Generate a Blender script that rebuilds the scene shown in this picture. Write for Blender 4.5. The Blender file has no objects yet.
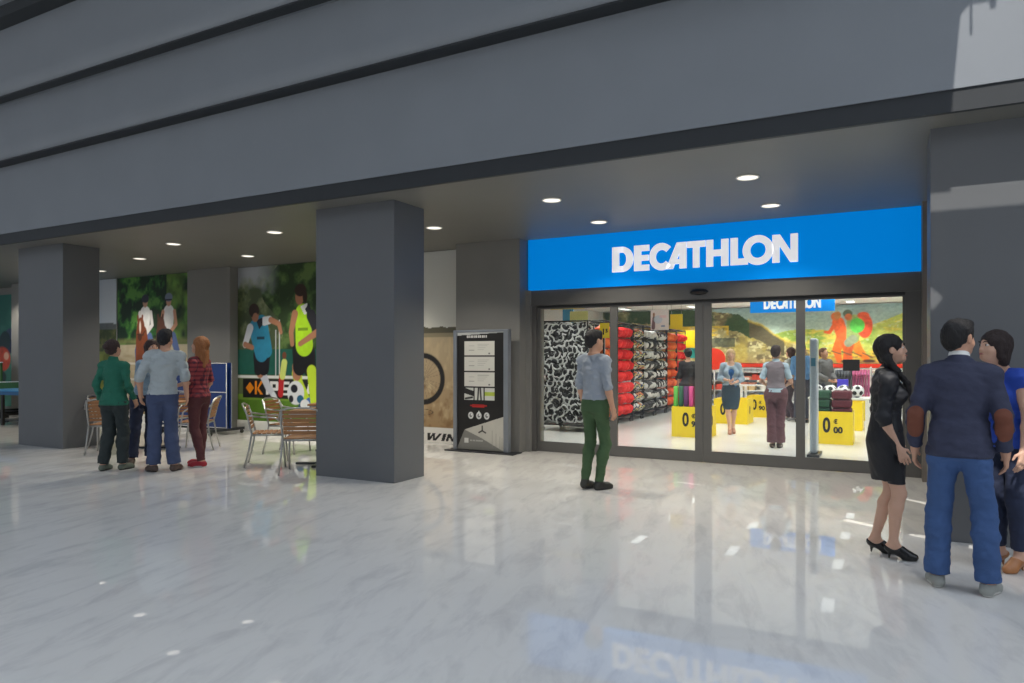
import bpy, bmesh, math, random
import numpy as np
from mathutils import Vector, Matrix, noise as mnoise

random.seed(7)
PI = math.pi
scene = bpy.context.scene
COL = scene.collection

# ------------------------------------------------------------------ camera
cam_data = bpy.data.cameras.new('camera')
cam = bpy.data.objects.new('camera', cam_data)
COL.objects.link(cam)
CAM_YAW = math.radians(28.131)
cam.location = (0, 0, 1.45)
cam.rotation_euler = (PI/2, 0, CAM_YAW)
cam_data.sensor_fit = 'HORIZONTAL'
cam_data.sensor_width = 36
cam_data.lens = 707/1024*36
cam_data.shift_y = 16.5/1024
cam_data.clip_start = .05
cam_data.clip_end = 300
scene.camera = cam

# ------------------------------------------------------------------ world, sun, exposure
w = bpy.data.worlds.new('world')
scene.world = w
w.use_nodes = True
bg = w.node_tree.nodes['Background']
SKY = 1.0
_nt = w.node_tree
_tc = _nt.nodes.new('ShaderNodeTexCoord'); _sx = _nt.nodes.new('ShaderNodeSeparateXYZ')
_rp = _nt.nodes.new('ShaderNodeValToRGB')            # overcast sky: brighter overhead than at the horizon
_rp.color_ramp.elements[0].position = 0; _rp.color_ramp.elements[0].color = (.14, .155, .18, 1)
_e = _rp.color_ramp.elements.new(.33); _e.color = (.80, .89, 1.02, 1)

_rp.color_ramp.elements[-1].color = (2.5, 2.75, 3.1, 1)
_nt.links.new(_tc.outputs['Generated'], _sx.inputs[0]); _nt.links.new(_sx.outputs['Z'], _rp.inputs[0]); _nt.links.new(_rp.outputs[0], bg.inputs[0])
bg.inputs[1].default_value = SKY

def sun_light():
    l = bpy.data.lights.new('sun', 'SUN')
    l.energy = 3.6
    l.angle = math.radians(.12)
    l.color = (1, .95, .88)
    o = bpy.data.objects.new('sun', l)
    COL.objects.link(o)
    d = Vector((.06, 1, -1.25)).normalized()      # direction the light travels
    o.rotation_euler = d.to_track_quat('-Z', 'Y').to_euler()
    o.location = (0, -20, 25)
sun_light()

scene.view_settings.view_transform = 'Standard'
scene.view_settings.look = 'None'
scene.view_settings.gamma = 1
scene.view_settings.use_curve_mapping = False
scene.view_settings.exposure = .11
cy = scene.cycles
cy.use_denoising = True
cy.max_bounces = 8
cy.diffuse_bounces = 4
cy.glossy_bounces = 3
cy.transmission_bounces = 4
cy.transparent_max_bounces = 8
cy.caustics_reflective = False
cy.caustics_refractive = False
cy.sample_clamp_indirect = 6

# ------------------------------------------------------------------ helpers
def lin(c):
    c = [x/255 for x in c[:3]]
    return tuple((x/12.92 if x <= .04045 else ((x+.055)/1.055)**2.4) for x in c)

MATS = {}
def mat(name, col, rough=.6, metal=0, spec=.5, noise=.06, nscale=6, bump=0, bscale=40, emit=0, coat=0, stretch=None):
    if name in MATS:
        return MATS[name]
    m = bpy.data.materials.new(name)
    m.use_nodes = True
    nt = m.node_tree
    b = nt.nodes['Principled BSDF']
    c = lin(col)
    b.inputs['Roughness'].default_value = rough
    b.inputs['Metallic'].default_value = metal
    b.inputs['Specular IOR Level'].default_value = spec
    if coat:
        b.inputs['Coat Weight'].default_value = coat
    tc = nt.nodes.new('ShaderNodeTexCoord')
    src = tc.outputs['Object']
    if stretch:
        mp = nt.nodes.new('ShaderNodeMapping')
        mp.inputs['Scale'].default_value = stretch
        nt.links.new(src, mp.inputs[0])
        src = mp.outputs[0]
    n = nt.nodes.new('ShaderNodeTexNoise')
    n.inputs['Scale'].default_value = nscale
    n.inputs['Detail'].default_value = 4
    nt.links.new(src, n.inputs['Vector'])
    mx = nt.nodes.new('ShaderNodeMix')
    mx.data_type = 'RGBA'
    mx.inputs[6].default_value = tuple(max(0, x*(1-noise*2)) for x in c)+(1,)
    mx.inputs[7].default_value = tuple(min(1, x*(1+noise*2)) for x in c)+(1,)
    nt.links.new(n.outputs['Fac'], mx.inputs[0])
    nt.links.new(mx.outputs[2], b.inputs['Base Color'])
    if bump:
        n2 = nt.nodes.new('ShaderNodeTexNoise')
        n2.inputs['Scale'].default_value = bscale
        n2.inputs['Detail'].default_value = 3
        nt.links.new(src, n2.inputs['Vector'])
        bp = nt.nodes.new('ShaderNodeBump')
        bp.inputs['Strength'].default_value = bump
        bp.inputs['Distance'].default_value = .02
        nt.links.new(n2.outputs['Fac'], bp.inputs['Height'])
        nt.links.new(bp.outputs[0], b.inputs['Normal'])
    if emit:
        b.inputs['Emission Color'].default_value = c+(1,)
        b.inputs['Emission Strength'].default_value = emit
    MATS[name] = m
    return m

def obj(name, me, m=None, parent=None, loc=None, rotz=0, smooth=False):
    """me: mesh or bmesh"""
    if isinstance(me, bmesh.types.BMesh):
        x = bpy.data.meshes.new(name)
        me.to_mesh(x)
        me.free()
        me = x
    o = bpy.data.objects.new(name, me)
    COL.objects.link(o)
    if m is not None:
        for mm in (m if isinstance(m, (list, tuple)) else [m]):
            me.materials.append(mm)
    if smooth:
        me.polygons.foreach_set('use_smooth', [True]*len(me.polygons))
    if parent is not None:
        o.parent = parent
    if loc is not None:
        o.location = loc
    o.rotation_euler = (0, 0, rotz)
    return o

def tag(o, label=None, cat=None, group=None, kind=None):
    if label: o['label'] = label
    if cat: o['category'] = cat
    if group: o['group'] = group
    if kind: o['kind'] = kind
    return o

def thing(name, label, cat, loc=(0, 0, 0), rotz=0, group=None):
    o = bpy.data.objects.new(name, None)
    COL.objects.link(o)
    o.empty_display_size = .2
    o.location = loc
    o.rotation_euler = (0, 0, rotz)
    return tag(o, label, cat, group)

def copy_tree(o, parent=None, loc=None, rotz=None):
    c = o.copy()
    COL.objects.link(c)
    c.parent = parent
    if loc is not None: c.location = loc
    if rotz is not None: c.rotation_euler = (0, 0, rotz)
    for ch in [x for x in COL.objects if x.parent == o]:
        copy_tree(ch, c)
    return c

def box(bm, x0, x1, y0, y1, z0, z1, mi=0, bevel=0):
    vs = [bm.verts.new(p) for p in ((x0,y0,z0),(x1,y0,z0),(x1,y1,z0),(x0,y1,z0),(x0,y0,z1),(x1,y0,z1),(x1,y1,z1),(x0,y1,z1))]
    fs = []
    for q in ((0,3,2,1),(4,5,6,7),(0,1,5,4),(1,2,6,5),(2,3,7,6),(3,0,4,7)):
        f = bm.faces.new([vs[i] for i in q])
        f.material_index = mi
        fs.append(f)
    if bevel:
        es = {e for f in fs for e in f.edges}
        r = bmesh.ops.bevel(bm, geom=list(es), offset=bevel, segments=2, affect='EDGES', profile=.5)
        for f in r['faces']: f.material_index = mi
    return bm

def B(x0, x1, y0, y1, z0, z1, bevel=0):
    return box(bmesh.new(), x0, x1, y0, y1, z0, z1, 0, bevel)

def tube(bm, pts, r, n=8, mi=0, closed=False):
    pts = [Vector(p) for p in pts]
    rings = []
    N = len(pts)
    up = None
    for i, p in enumerate(pts):
        a = pts[(i-1) % N] if (i or closed) else pts[0]
        b = pts[(i+1) % N] if (i < N-1 or closed) else pts[-1]
        t = (b-a).normalized()
        if up is None:
            up = t.orthogonal().normalized()
        up = (up - t*up.dot(t)).normalized()
        s = t.cross(up)
        rr = r[i] if isinstance(r, (list, tuple)) else r
        rings.append([bm.verts.new(p + (up*math.cos(2*PI*k/n) + s*math.sin(2*PI*k/n))*rr) for k in range(n)])
    for i in range(N if closed else N-1):
        A, Bq = rings[i], rings[(i+1) % N]
        for k in range(n):
            f = bm.faces.new((A[k], A[(k+1) % n], Bq[(k+1) % n], Bq[k]))
            f.smooth = True
            f.material_index = mi
    if not closed:
        for R_ in (rings[0][::-1], rings[-1]):
            f = bm.faces.new(R_)
            f.material_index = mi
    return bm

def lathe(bm, prof, n=20, c=(0, 0, 0), mi=0, sy=1):
    rings = []
    for r, z in prof:
        rings.append([bm.verts.new((c[0]+r*math.cos(2*PI*k/n), c[1]+r*sy*math.sin(2*PI*k/n), c[2]+z)) for k in range(n)])
    for A, Bq in zip(rings, rings[1:]):
        for k in range(n):
            f = bm.faces.new((A[k], A[(k+1) % n], Bq[(k+1) % n], Bq[k]))
            f.smooth = True
            f.material_index = mi
    for R_ in (rings[0][::-1], rings[-1]):
        bm.faces.new(R_).material_index = mi
    return bm

def ellip(bm, c, r, mi=0, u=12, v=8, rot=None):
    M = Matrix.Translation(Vector(c)) @ (rot.to_4x4() if rot else Matrix.Identity(4)) @ Matrix.Diagonal((*r, 1))
    res = bmesh.ops.create_uvsphere(bm, u_segments=u, v_segments=v, radius=1, matrix=M)
    for vtx in res['verts']:
        for f in vtx.link_faces:
            f.smooth = True
            f.material_index = mi
    return bm

def prism(bm, poly, y0, y1, axis='XZ', mi=0):
    """extrude polygon"""
    if axis == 'XZ':
        A = [bm.verts.new((x, y0, z)) for x, z in poly]; Bv = [bm.verts.new((x, y1, z)) for x, z in poly]
    elif axis == 'YZ':
        A = [bm.verts.new((y0, x, z)) for x, z in poly]; Bv = [bm.verts.new((y1, x, z)) for x, z in poly]
    else:
        A = [bm.verts.new((x, z, y0)) for x, z in poly]; Bv = [bm.verts.new((x, z, y1)) for x, z in poly]
    n = len(poly)
    fs = [bm.faces.new(A), bm.faces.new(Bv[::-1])]
    for i in range(n):
        fs.append(bm.faces.new((A[i], Bv[i], Bv[(i+1) % n], A[(i+1) % n])))
    for f in fs: f.material_index = mi
    return bm

def fixn(bm):
    bmesh.ops.recalc_face_normals(bm, faces=bm.faces[:])
    return bm

def text_mesh(txt, size, bold=.0, ext=.002):
    cu = bpy.data.curves.new('t', 'FONT')
    cu.body = txt
    cu.size = size
    cu.extrude = ext
    cu.offset = bold
    o = bpy.data.objects.new('t', cu)
    COL.objects.link(o)
    dg = bpy.context.evaluated_depsgraph_get()
    me = bpy.data.meshes.new_from_object(o.evaluated_get(dg))
    bpy.data.objects.remove(o)
    # stand it up: text x -> x, y -> z, facing -Y
    me.transform(Matrix.Rotation(PI/2, 4, 'X'))
    me.materials.clear()
    return me

def struct(name, me, m, parent=None, **k):
    o = obj(name, me, m, parent, **k)
    if parent is None: o['kind'] = 'structure'
    return o

# ------------------------------------------------------------------ materials
M_fascia = mat('fascia_panel', (126, 131, 137), .55, noise=.04, nscale=1.5)
M_band = mat('dark_band', (40, 44, 48), .6, noise=.04)
M_pillar = mat('pillar_paint', (97, 99, 101), .45, noise=.03, nscale=2)
M_wall = mat('wall_paint', (126, 125, 122), .6, noise=.03, nscale=2)
M_soffit = mat('soffit_paint', (118, 117, 112), .42, noise=.04, nscale=1.5, spec=.28)
M_frame = mat('door_frame', (96, 95, 93), .4, metal=.2, noise=.03)
M_frame_dark = mat('door_track', (40, 40, 40), .5)
M_white = mat('white_plastic', (232, 232, 228), .5, noise=.02)
M_black = mat('black_plastic', (22, 22, 23), .4, noise=.1)
M_steel = mat('brushed_steel', (170, 170, 168), .3, metal=.85, noise=.05, nscale=20)
M_wood = mat('oak_slats', (150, 104, 62), .5, noise=.18, nscale=10, stretch=(1, 12, 12))
M_yellow = mat('yellow_card', (236, 205, 16), .5, noise=.03)
M_redband = mat('red_band', (226, 60, 36), .5, noise=.03)
M_storewall = mat('store_wall', (225, 226, 224), .7, noise=.02)
M_chrome_dark = mat('dark_metal', (58, 60, 64), .4, metal=.5)

def emission_mat(name, col, strength):
    m = bpy.data.materials.new(name)
    m.use_nodes = True
    nt = m.node_tree
    nt.nodes.remove(nt.nodes['Principled BSDF'])
    e = nt.nodes.new('ShaderNodeEmission')
    e.inputs[0].default_value = lin(col)+(1,)
    e.inputs[1].default_value = strength
    nt.links.new(e.outputs[0], nt.nodes['Material Output'].inputs[0])
    return m

def glass_mat():
    m = bpy.data.materials.new('clear_glass')
    m.use_nodes = True
    nt = m.node_tree
    nt.nodes.remove(nt.nodes['Principled BSDF'])
    t = nt.nodes.new('ShaderNodeBsdfTransparent')
    t.inputs[0].default_value = (.93, .96, .95, 1)
    g = nt.nodes.new('ShaderNodeBsdfGlossy')
    g.inputs['Roughness'].default_value = .02
    fr = nt.nodes.new('ShaderNodeFresnel')
    fr.inputs[0].default_value = 1.45
    mx = nt.nodes.new('ShaderNodeMixShader')
    nt.links.new(fr.outputs[0], mx.inputs[0])
    nt.links.new(t.outputs[0], mx.inputs[1])
    nt.links.new(g.outputs[0], mx.inputs[2])
    nt.links.new(mx.outputs[0], nt.nodes['Material Output'].inputs[0])
    return m
M_glass = glass_mat()

def marble_mat():
    m = bpy.data.materials.new('polished_marble')
    m.use_nodes = True
    nt = m.node_tree
    L = nt.links.new
    b = nt.nodes['Principled BSDF']
    tc = nt.nodes.new('ShaderNodeTexCoord')
    mp = nt.nodes.new('ShaderNodeMapping')
    mp.vector_type = 'TEXTURE'
    mp.inputs['Rotation'].default_value = (0, 0, math.radians(103))
    mp.inputs['Scale'].default_value = (2.0, .62, 1)
    L(tc.outputs['Object'], mp.inputs[0])
    n1 = nt.nodes.new('ShaderNodeTexNoise')
    n1.inputs['Scale'].default_value = 3.4
    n1.inputs['Detail'].default_value = 9
    n1.inputs['Roughness'].default_value = .65
    n1.inputs['Distortion'].default_value = .5
    L(mp.outputs[0], n1.inputs['Vector'])
    r1 = nt.nodes.new('ShaderNodeValToRGB')
    r1.color_ramp.elements[0].position = .34
    r1.color_ramp.elements[0].color = lin((203, 201, 199))+(1,)
    r1.color_ramp.elements[1].position = .52
    r1.color_ramp.elements[1].color = lin((219, 217, 213))+(1,)
    L(n1.outputs['Fac'], r1.inputs[0])
    # thin veins: ridge of a second noise
    n2 = nt.nodes.new('ShaderNodeTexNoise')
    n2.inputs['Scale'].default_value = 2.3
    n2.inputs['Detail'].default_value = 6
    n2.inputs['Distortion'].default_value = .3
    L(mp.outputs[0], n2.inputs['Vector'])
    s = nt.nodes.new('ShaderNodeMath'); s.operation = 'SUBTRACT'; s.inputs[1].default_value = .5
    a = nt.nodes.new('ShaderNodeMath'); a.operation = 'ABSOLUTE'
    L(n2.outputs['Fac'], s.inputs[0]); L(s.outputs[0], a.inputs[0])
    r2 = nt.nodes.new('ShaderNodeValToRGB')
    r2.color_ramp.elements[0].position = 0
    r2.color_ramp.elements[0].color = lin((232, 230, 230))+(1,)
    r2.color_ramp.elements[1].position = .035
    r2.color_ramp.elements[1].color = (1, 1, 1, 1)
    L(a.outputs[0], r2.inputs[0])
    mx = nt.nodes.new('ShaderNodeMix'); mx.data_type = 'RGBA'; mx.blend_type = 'MULTIPLY'
    mx.inputs[0].default_value = .12
    L(r1.outputs[0], mx.inputs[6]); L(r2.outputs[0], mx.inputs[7])
    L(mx.outputs[2], b.inputs['Base Color'])
    b.inputs['Roughness'].default_value = .008
    b.inputs['Specular IOR Level'].default_value = .40
    return m
M_marble = marble_mat()

# ------------------------------------------------------------------ setting: floor, beams, ceiling
struct('floor', B(-48, 16, -26, 26, -.2, 0), M_marble)

SOF = 3.28          # soffit height
XL, XR = -46.0, 14.0
def rounded_panel(y_face, z0, z1, y_back, r):
    """wall panel whose lower front edge is rounded"""
    poly = [(y_back, z0)]
    for i in range(9):
        a = PI*.5*i/8
        poly.append((y_face + r*.35*(1-math.sin(a)), z0 + r*(1-math.cos(a))))
    poly += [(y_face, z1), (y_back, z1)]
    bm = fixn(prism(bmesh.new(), poly, XL, XR, 'YZ'))
    for f in bm.faces:
        f.smooth = False
    return bm
struct('wall_fascia', B(XL, XR, 6.16, 6.7, 3.445, 5.2), M_fascia)
struct('trim_1', B(XL, XR, 6.175, 6.22, SOF, 3.445), M_band)
struct('wall_upper_front', rounded_panel(5.90, 4.52, 5.9, 6.6, .20), M_fascia)
struct('shade_strip_front', B(XL, XR, 5.97, 6.16, 4.50, 4.52), M_band)  # dark sheet under the overhang, shade put into its colour
for o_ in [q for q in COL.objects if q.name in ('wall_upper_front', 'shade_strip_front')]:      # this storey edge climbs very slightly to the right
    o_.matrix_world = Matrix.Translation((-13.7, 0, 4.52)) @ Matrix.Rotation(-.0088, 4, 'Y') @ Matrix.Translation((13.7, 0, -4.52))
struct('wall_upper_middle', rounded_panel(5.62, 5.345, 6.9, 6.5, .20), M_fascia)
struct('shade_strip_middle', B(XL, XR, 5.69, 5.835, 5.325, 5.345), M_band)  # underside shade of the next panel, also done as a dark strip
struct('trim_4', B(XL, XR, 5.40, 5.62, 6.26, 6.42), M_band)
struct('wall_upper_top', B(XL, XR, 5.33, 6.3, 6.42, 9.0), M_fascia)
# the storey above the walkway, so no sky leaks in behind the panels
struct('ceiling', B(XL, XR, 6.22, 10.3, SOF, SOF+.165), M_soffit)
struct('ceiling_upper', B(XL, XR, 6.6, 26, 5.9, 6.1), M_soffit)

# unseen slab added overhead, outline cut to shape the sun on the right
sun_mask = bmesh.new()
# three slits let thin strips of sun through; the gap along the front lets in the patch on the right
box(sun_mask, XL, 16, -15, -3.46, 12, 12.03)
prism(sun_mask, [(XL, -3.46), (.30, -3.46), (-.036, -3.23), (-.936, -2.69), (-.95, -2.62), (-.936, -2.56), (-.036, -3.09), (.46, -3.40), (.42, -3.46), (16, -3.46), (16, -2.0), (XL, -2.0)], 12, 12.03, 'XY')
prism(sun_mask, [(XL, -2.0), (16, -2.0), (16, -.968), (-.10, -.968), (-.10, -1.5), (-.186, -1.60), (-.436, -1.34), (-.436, -1.24), (-.103, -1.50), (-.103, -.968), (-2.4, -.968), (-2.4, -1.45), (-2.42, -1.52), (-2.776, -1.45), (-2.776, -1.37), (-2.403, -1.47), (-2.403, -.968), (XL, -.968)], 12, 12.03, 'XY')
prism(sun_mask, [(XL, -.968), (-.17, -.968), (-.17, -.83), (-.02, -.83), (.074, -.256), (.127, -.21), (.133, -.208), (.122, -.385), (.14, -.385), (.151, -.207), (.252, -.212), (.255, -.254), (.291, -.255), (.303, -.163), (.32, .6), (.32, 3.6), (XL, 3.6)], 12, 12.03, 'XY')
struct('sun_mask_slab', fixn(sun_mask), M_fascia)

# pillars
for k, (x0, x1, lab) in enumerate((
        (-12.90, -11.62, 'square grey pillar at the far left, behind the bistro chair'),
        (-6.25, -5.05, 'square grey pillar in the middle, beside the wooden bistro tables'),
        (.285, 1.50, 'square grey pillar on the right, behind the man in the navy blazer'))):
    o = obj('pillar', B(x0, x1, 6.56, 7.15, 0, SOF), M_pillar)
    tag(o, lab, 'pillar', 'square grey pillars along the walkway')
    o['kind'] = 'structure'
    o.name = 'wall_pillar_%s' % ('left', 'middle', 'right')[k]

# rear wall of the walkway
struct('wall_rear_left', B(XL, -6.3, 10.06, 10.3, 0, SOF), M_wall)
struct('wall_pilaster_far', B(-19.2, -17.9, 9.6, 10.06, 0, SOF), M_wall)
struct('wall_pilaster_left', B(-12.96, -11.68, 9.84, 10.06, 0, SOF), M_wall)
struct('wall_pilaster_middle', B(-6.154, -5.0, 9.6, 10.3, 0, SOF), M_wall)
struct('wall_right', B(.42, 14, 9.75, 10.3, 0, SOF), M_wall)
struct('wall_right_return', B(.335, .42, 9.55, 10.3, 0, SOF), mat('warm_grey_jamb', (112, 104, 96), .5))
struct('baseboard_left', B(-11.68, -8.2, 10.02, 10.06, 0, .2), M_white)
struct('baseboard_far', B(-17.9, -12.96, 10.02, 10.06, 0, .2), M_white)
struct('wall_end_left', B(XL-.2, XL, 6.2, 10.3, 0, SOF), M_wall)
struct('wall_end_right', B(XR, XR+.2, 6.2, 26, 0, 6), M_wall)

# ------------------------------------------------------------------ blue sign
sg = thing('shop_sign', 'wide bright blue sign with white capital letters above the sliding doors', 'sign', (-4.955, 9.80, 2.495))
M_blue = mat('sign_blue', (0, 112, 190), .6, noise=.01, emit=.84, spec=.05)
M_letter = mat('sign_white', (222, 222, 226), .6, noise=.01, emit=.66, spec=.1)
obj('sign_board', B(0, 5.285, 0, .2, 0, .785), M_blue, sg)

def ring(bm, cx, cz, R, r, a0, a1, y0, y1, n=36, mi=0, sx=1):
    for i in range(n):
        t0 = math.radians(a0+(a1-a0)*i/n); t1 = math.radians(a0+(a1-a0)*(i+1)/n)
        prism(bm, [(cx+R*sx*math.cos(t0), cz+R*math.sin(t0)), (cx+R*sx*math.cos(t1), cz+R*math.sin(t1)),
                   (cx+r*sx*math.cos(t1), cz+r*math.sin(t1)), (cx+r*sx*math.cos(t0), cz+r*math.sin(t0))], y0, y1, 'XZ', mi)

def letters():
    """the nine capitals, each a list of polygons; x in metres from the left edge of D, z in cap heights"""
    out = {}
    def arc(cx, cz, rx, rz, a0, a1, n=14):
        return [(cx+rx*math.cos(math.radians(a0+(a1-a0)*i/n)), cz+rz*math.sin(math.radians(a0+(a1-a0)*i/n))) for i in range(n+1)]
    def sect(cx, cz, RX, RZ, rx, rz, a0, a1, n=26):
        O = arc(cx, cz, RX, RZ, a0, a1, n); I = arc(cx, cz, rx, rz, a0, a1, n)
        return [[O[i], O[i+1], I[i+1], I[i]] for i in range(n)]
    out['D'] = [[(0, 0), (.105, 0), (.105, 1), (0, 1)], [(.1, .77), (.16, .77), (.16, 1), (.1, 1)], [(.1, 0), (.16, 0), (.16, .23), (.1, .23)]] + sect(.15, .5, .172, .5, .068, .27, -90, 90)
    out['E'] = [[(.335, 0), (.44, 0), (.44, 1), (.335, 1)], [(.43, .77), (.56, .77), (.56, 1), (.43, 1)], [(.43, .39), (.55, .39), (.55, .61), (.43, .61)], [(.43, 0), (.56, 0), (.56, .23), (.43, .23)]]
    out['C'] = sect(.742, .5, .178, .53, .085, .265, 42, 318)
    out['A'] = [[(.805, 0), (.905, 0), (1.02, .70), (1.0, 1.0), (.962, 1.0)], [(1.0, 0), (1.098, 0), (1.098, 1), (.985, 1), (1.0, .8)], [(.86, .18), (1.01, .18), (1.01, .36), (.90, .36)]]
    out['T'] = [[(1.108, .77), (1.362, .77), (1.362, 1), (1.108, 1)], [(1.19, 0), (1.28, 0), (1.28, .78), (1.19, .78)]]
    out['H'] = [[(1.375, 0), (1.468, 0), (1.468, 1), (1.375, 1)], [(1.578, 0), (1.674, 0), (1.674, 1), (1.578, 1)], [(1.46, .38), (1.59, .38), (1.59, .62), (1.46, .62)]]
    out['L'] = [[(1.702, 0), (1.797, 0), (1.797, 1), (1.702, 1)], [(1.79, 0), (1.93, 0), (1.93, .23), (1.79, .23)]]
    out['O'] = sect(2.06, .5, .198, .54, .10, .285, 0, 360, 40)
    out['N'] = [[(2.243, 0), (2.333, 0), (2.333, 1), (2.243, 1)], [(2.47, 0), (2.56, 0), (2.56, 1), (2.47, 1)], [(2.243, 1), (2.34, 1), (2.56, 0), (2.463, 0)]]
    return out
LET = letters()
def write_logo(parent, x0, z0, hh, sx, m, yf=-.025):
    for ch, polys in LET.items():
        bm = bmesh.new()
        for i_, p in enumerate(polys):
            prism(bm, [(x0+x*sx, z0+z*hh) for x, z in p], yf-.0004*(i_ if len(polys) < 8 else 0), 0)
        obj('letter_'+ch.lower(), fixn(bm), m, parent)
write_logo(sg, 1.383, .202, .364, .986, M_letter)

# ------------------------------------------------------------------ sliding doors
fr = bmesh.new()
box(fr, -4.92, .335, 9.84, 10.02, 2.262, 2.5)
box(fr, -4.92, -4.845, 9.86, 10.02, 0, 2.262)
box(fr, .165, .335, 9.86, 10.02, 0, 2.262)
struct('trim_door_frame', fr, M_frame)
struct('trim_door_track', B(-4.845, .165, 9.90, 9.98, 2.225, 2.262), M_frame_dark)
struct('trim_jamb_left', B(-5.0, -4.92, 9.80, 10.3, 0, 2.5), M_wall)
snsr = obj('motion_sensor', lathe(bmesh.new(), [(.002, -.045), (.10, -.03), (.13, 0), (.10, .03), (.002, .045)], 24, (0, 0, 0), sy=.5), M_black, loc=(-2.33, 9.84, 2.365))
tag(snsr, 'small black oval motion sensor above the sliding doors', 'sensor')
def leaf(n, x0, x1, sl, sr, yo):
    d = bmesh.new()
    y0, y1 = 9.90+yo, 9.945+yo
    box(d, x0, x0+sl, y0, y1, .004, 2.225)
    box(d, x1-sr, x1, y0, y1, .004, 2.225)
    box(d, x0+sl, x1-sr, y0, y1, .004, .158)
    box(d, x0+sl, x1-sr, y0, y1, 2.205, 2.225)
    o = struct('door_%d' % n, d, M_frame)
    g = obj('glass_pane', B(x0+sl, x1-sr, y0+.018, y0+.024, .158, 2.205), M_glass, o)
    return o
leaf(1, -4.845, -3.58, .055, .07, .0)
leaf(2, -3.58, -2.29, .04, .11, .0)
leaf(3, -2.285, -1.03, .11, .055, .0)
leaf(4, -1.03, .165, .055, .03, .0)

# ------------------------------------------------------------------ downlights in the soffit
M_lamp = emission_mat('downlight_glow', (255, 246, 232), 1.5)
def spot(x, y, z, power, cone, col, parent, r=.05):
    l = bpy.data.lights.new('lamp', 'SPOT')
    l.energy = power
    l.spot_size = math.radians(cone)
    l.spot_blend = .6
    l.shadow_soft_size = r
    l.color = col
    o = bpy.data.objects.new('lamp', l)
    COL.objects.link(o)
    o.location = (x, y, z)
    o.parent = parent
    return o
def downlight(x, y, lab):
    t = thing('downlight', lab, 'ceiling light', (x, y, SOF), 0, 'round downlights in the soffit')
    rb = bmesh.new()
    tube(rb, [(.108*math.cos(a*PI/12), .108*math.sin(a*PI/12), -.004) for a in range(24)], .009, 6, closed=True)
    obj('rim', rb, M_white, t)
    obj('lamp_disc', lathe(bmesh.new(), [(.001, -.004), (.1, -.004), (.1, -.001), (.001, -.001)], 24), M_lamp, t)
    spot(0, 0, -.03, 108, 118, (1, .93, .80), t)
LIGHTS = [(-1.27, 7.43, 'round downlight nearest the camera, above and left of the right pillar'),
          (-3.45, 7.43, 'round downlight above the left end of the blue sign, front one of its pair'),
          (-7.88, 7.43, 'round downlight just left of the middle pillar, high in the soffit'),
          (-10.12, 7.43, 'round downlight over the footballers mural, left of two'),
          (-5.64, 8.23, 'round downlight right beside the middle pillar, above the bicycle poster'),
          (-12.16, 8.23, 'round downlight above the horse riders poster'),
          (-1.26, 8.93, 'round downlight right above the blue sign, near its right half'),
          (-3.45, 8.93, 'round downlight touching the top of the blue sign, rear one of the left pair'),
          (-10.14, 8.93, 'small round downlight close above the footballers mural'),
          (-14.6, 9.0, 'small round downlight beside the left pillar, above the hills poster'),
          (-7.88, 8.93, 'round downlight hidden behind the middle pillar'),
          (-16.6, 7.43, 'round downlight above the open table tennis table'),
          (-18.7, 8.93, 'round downlight at the far left end of the soffit')]
for x, y, l in LIGHTS:
    downlight(x, y, l)

# ------------------------------------------------------------------ printed panels (flat prints, colour per vertex)
def vcol_mat(name='printed_panel', rough=.55):
    if name in MATS: return MATS[name]
    m = bpy.data.materials.new(name)
    m.use_nodes = True
    nt = m.node_tree
    a = nt.nodes.new('ShaderNodeAttribute')
    a.attribute_name = 'print'
    nt.links.new(a.outputs['Color'], nt.nodes['Principled BSDF'].inputs['Base Color'])
    nt.nodes['Principled BSDF'].inputs['Roughness'].default_value = rough
    MATS[name] = m
    return m

def vnoise(X, Y, s, seed=0, octv=3):
    """2D value noise in 0..1"""
    rng = np.random.RandomState(seed)
    out = 0; amp = 1; tot = 0
    for o in range(octv):
        g = rng.rand(64, 64)
        u = X/s*(2**o); v = Y/s*(2**o)
        i = np.floor(u).astype(int); j = np.floor(v).astype(int)
        fu = u-i; fv = v-j
        fu = fu*fu*(3-2*fu); fv = fv*fv*(3-2*fv)
        G = lambda a, b: g[a % 64, b % 64]
        val = (G(i, j)*(1-fu)+G(i+1, j)*fu)*(1-fv)+(G(i, j+1)*(1-fu)+G(i+1, j+1)*fu)*fv
        out = out+val*amp; tot += amp; amp *= .55
    return out/tot

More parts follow.
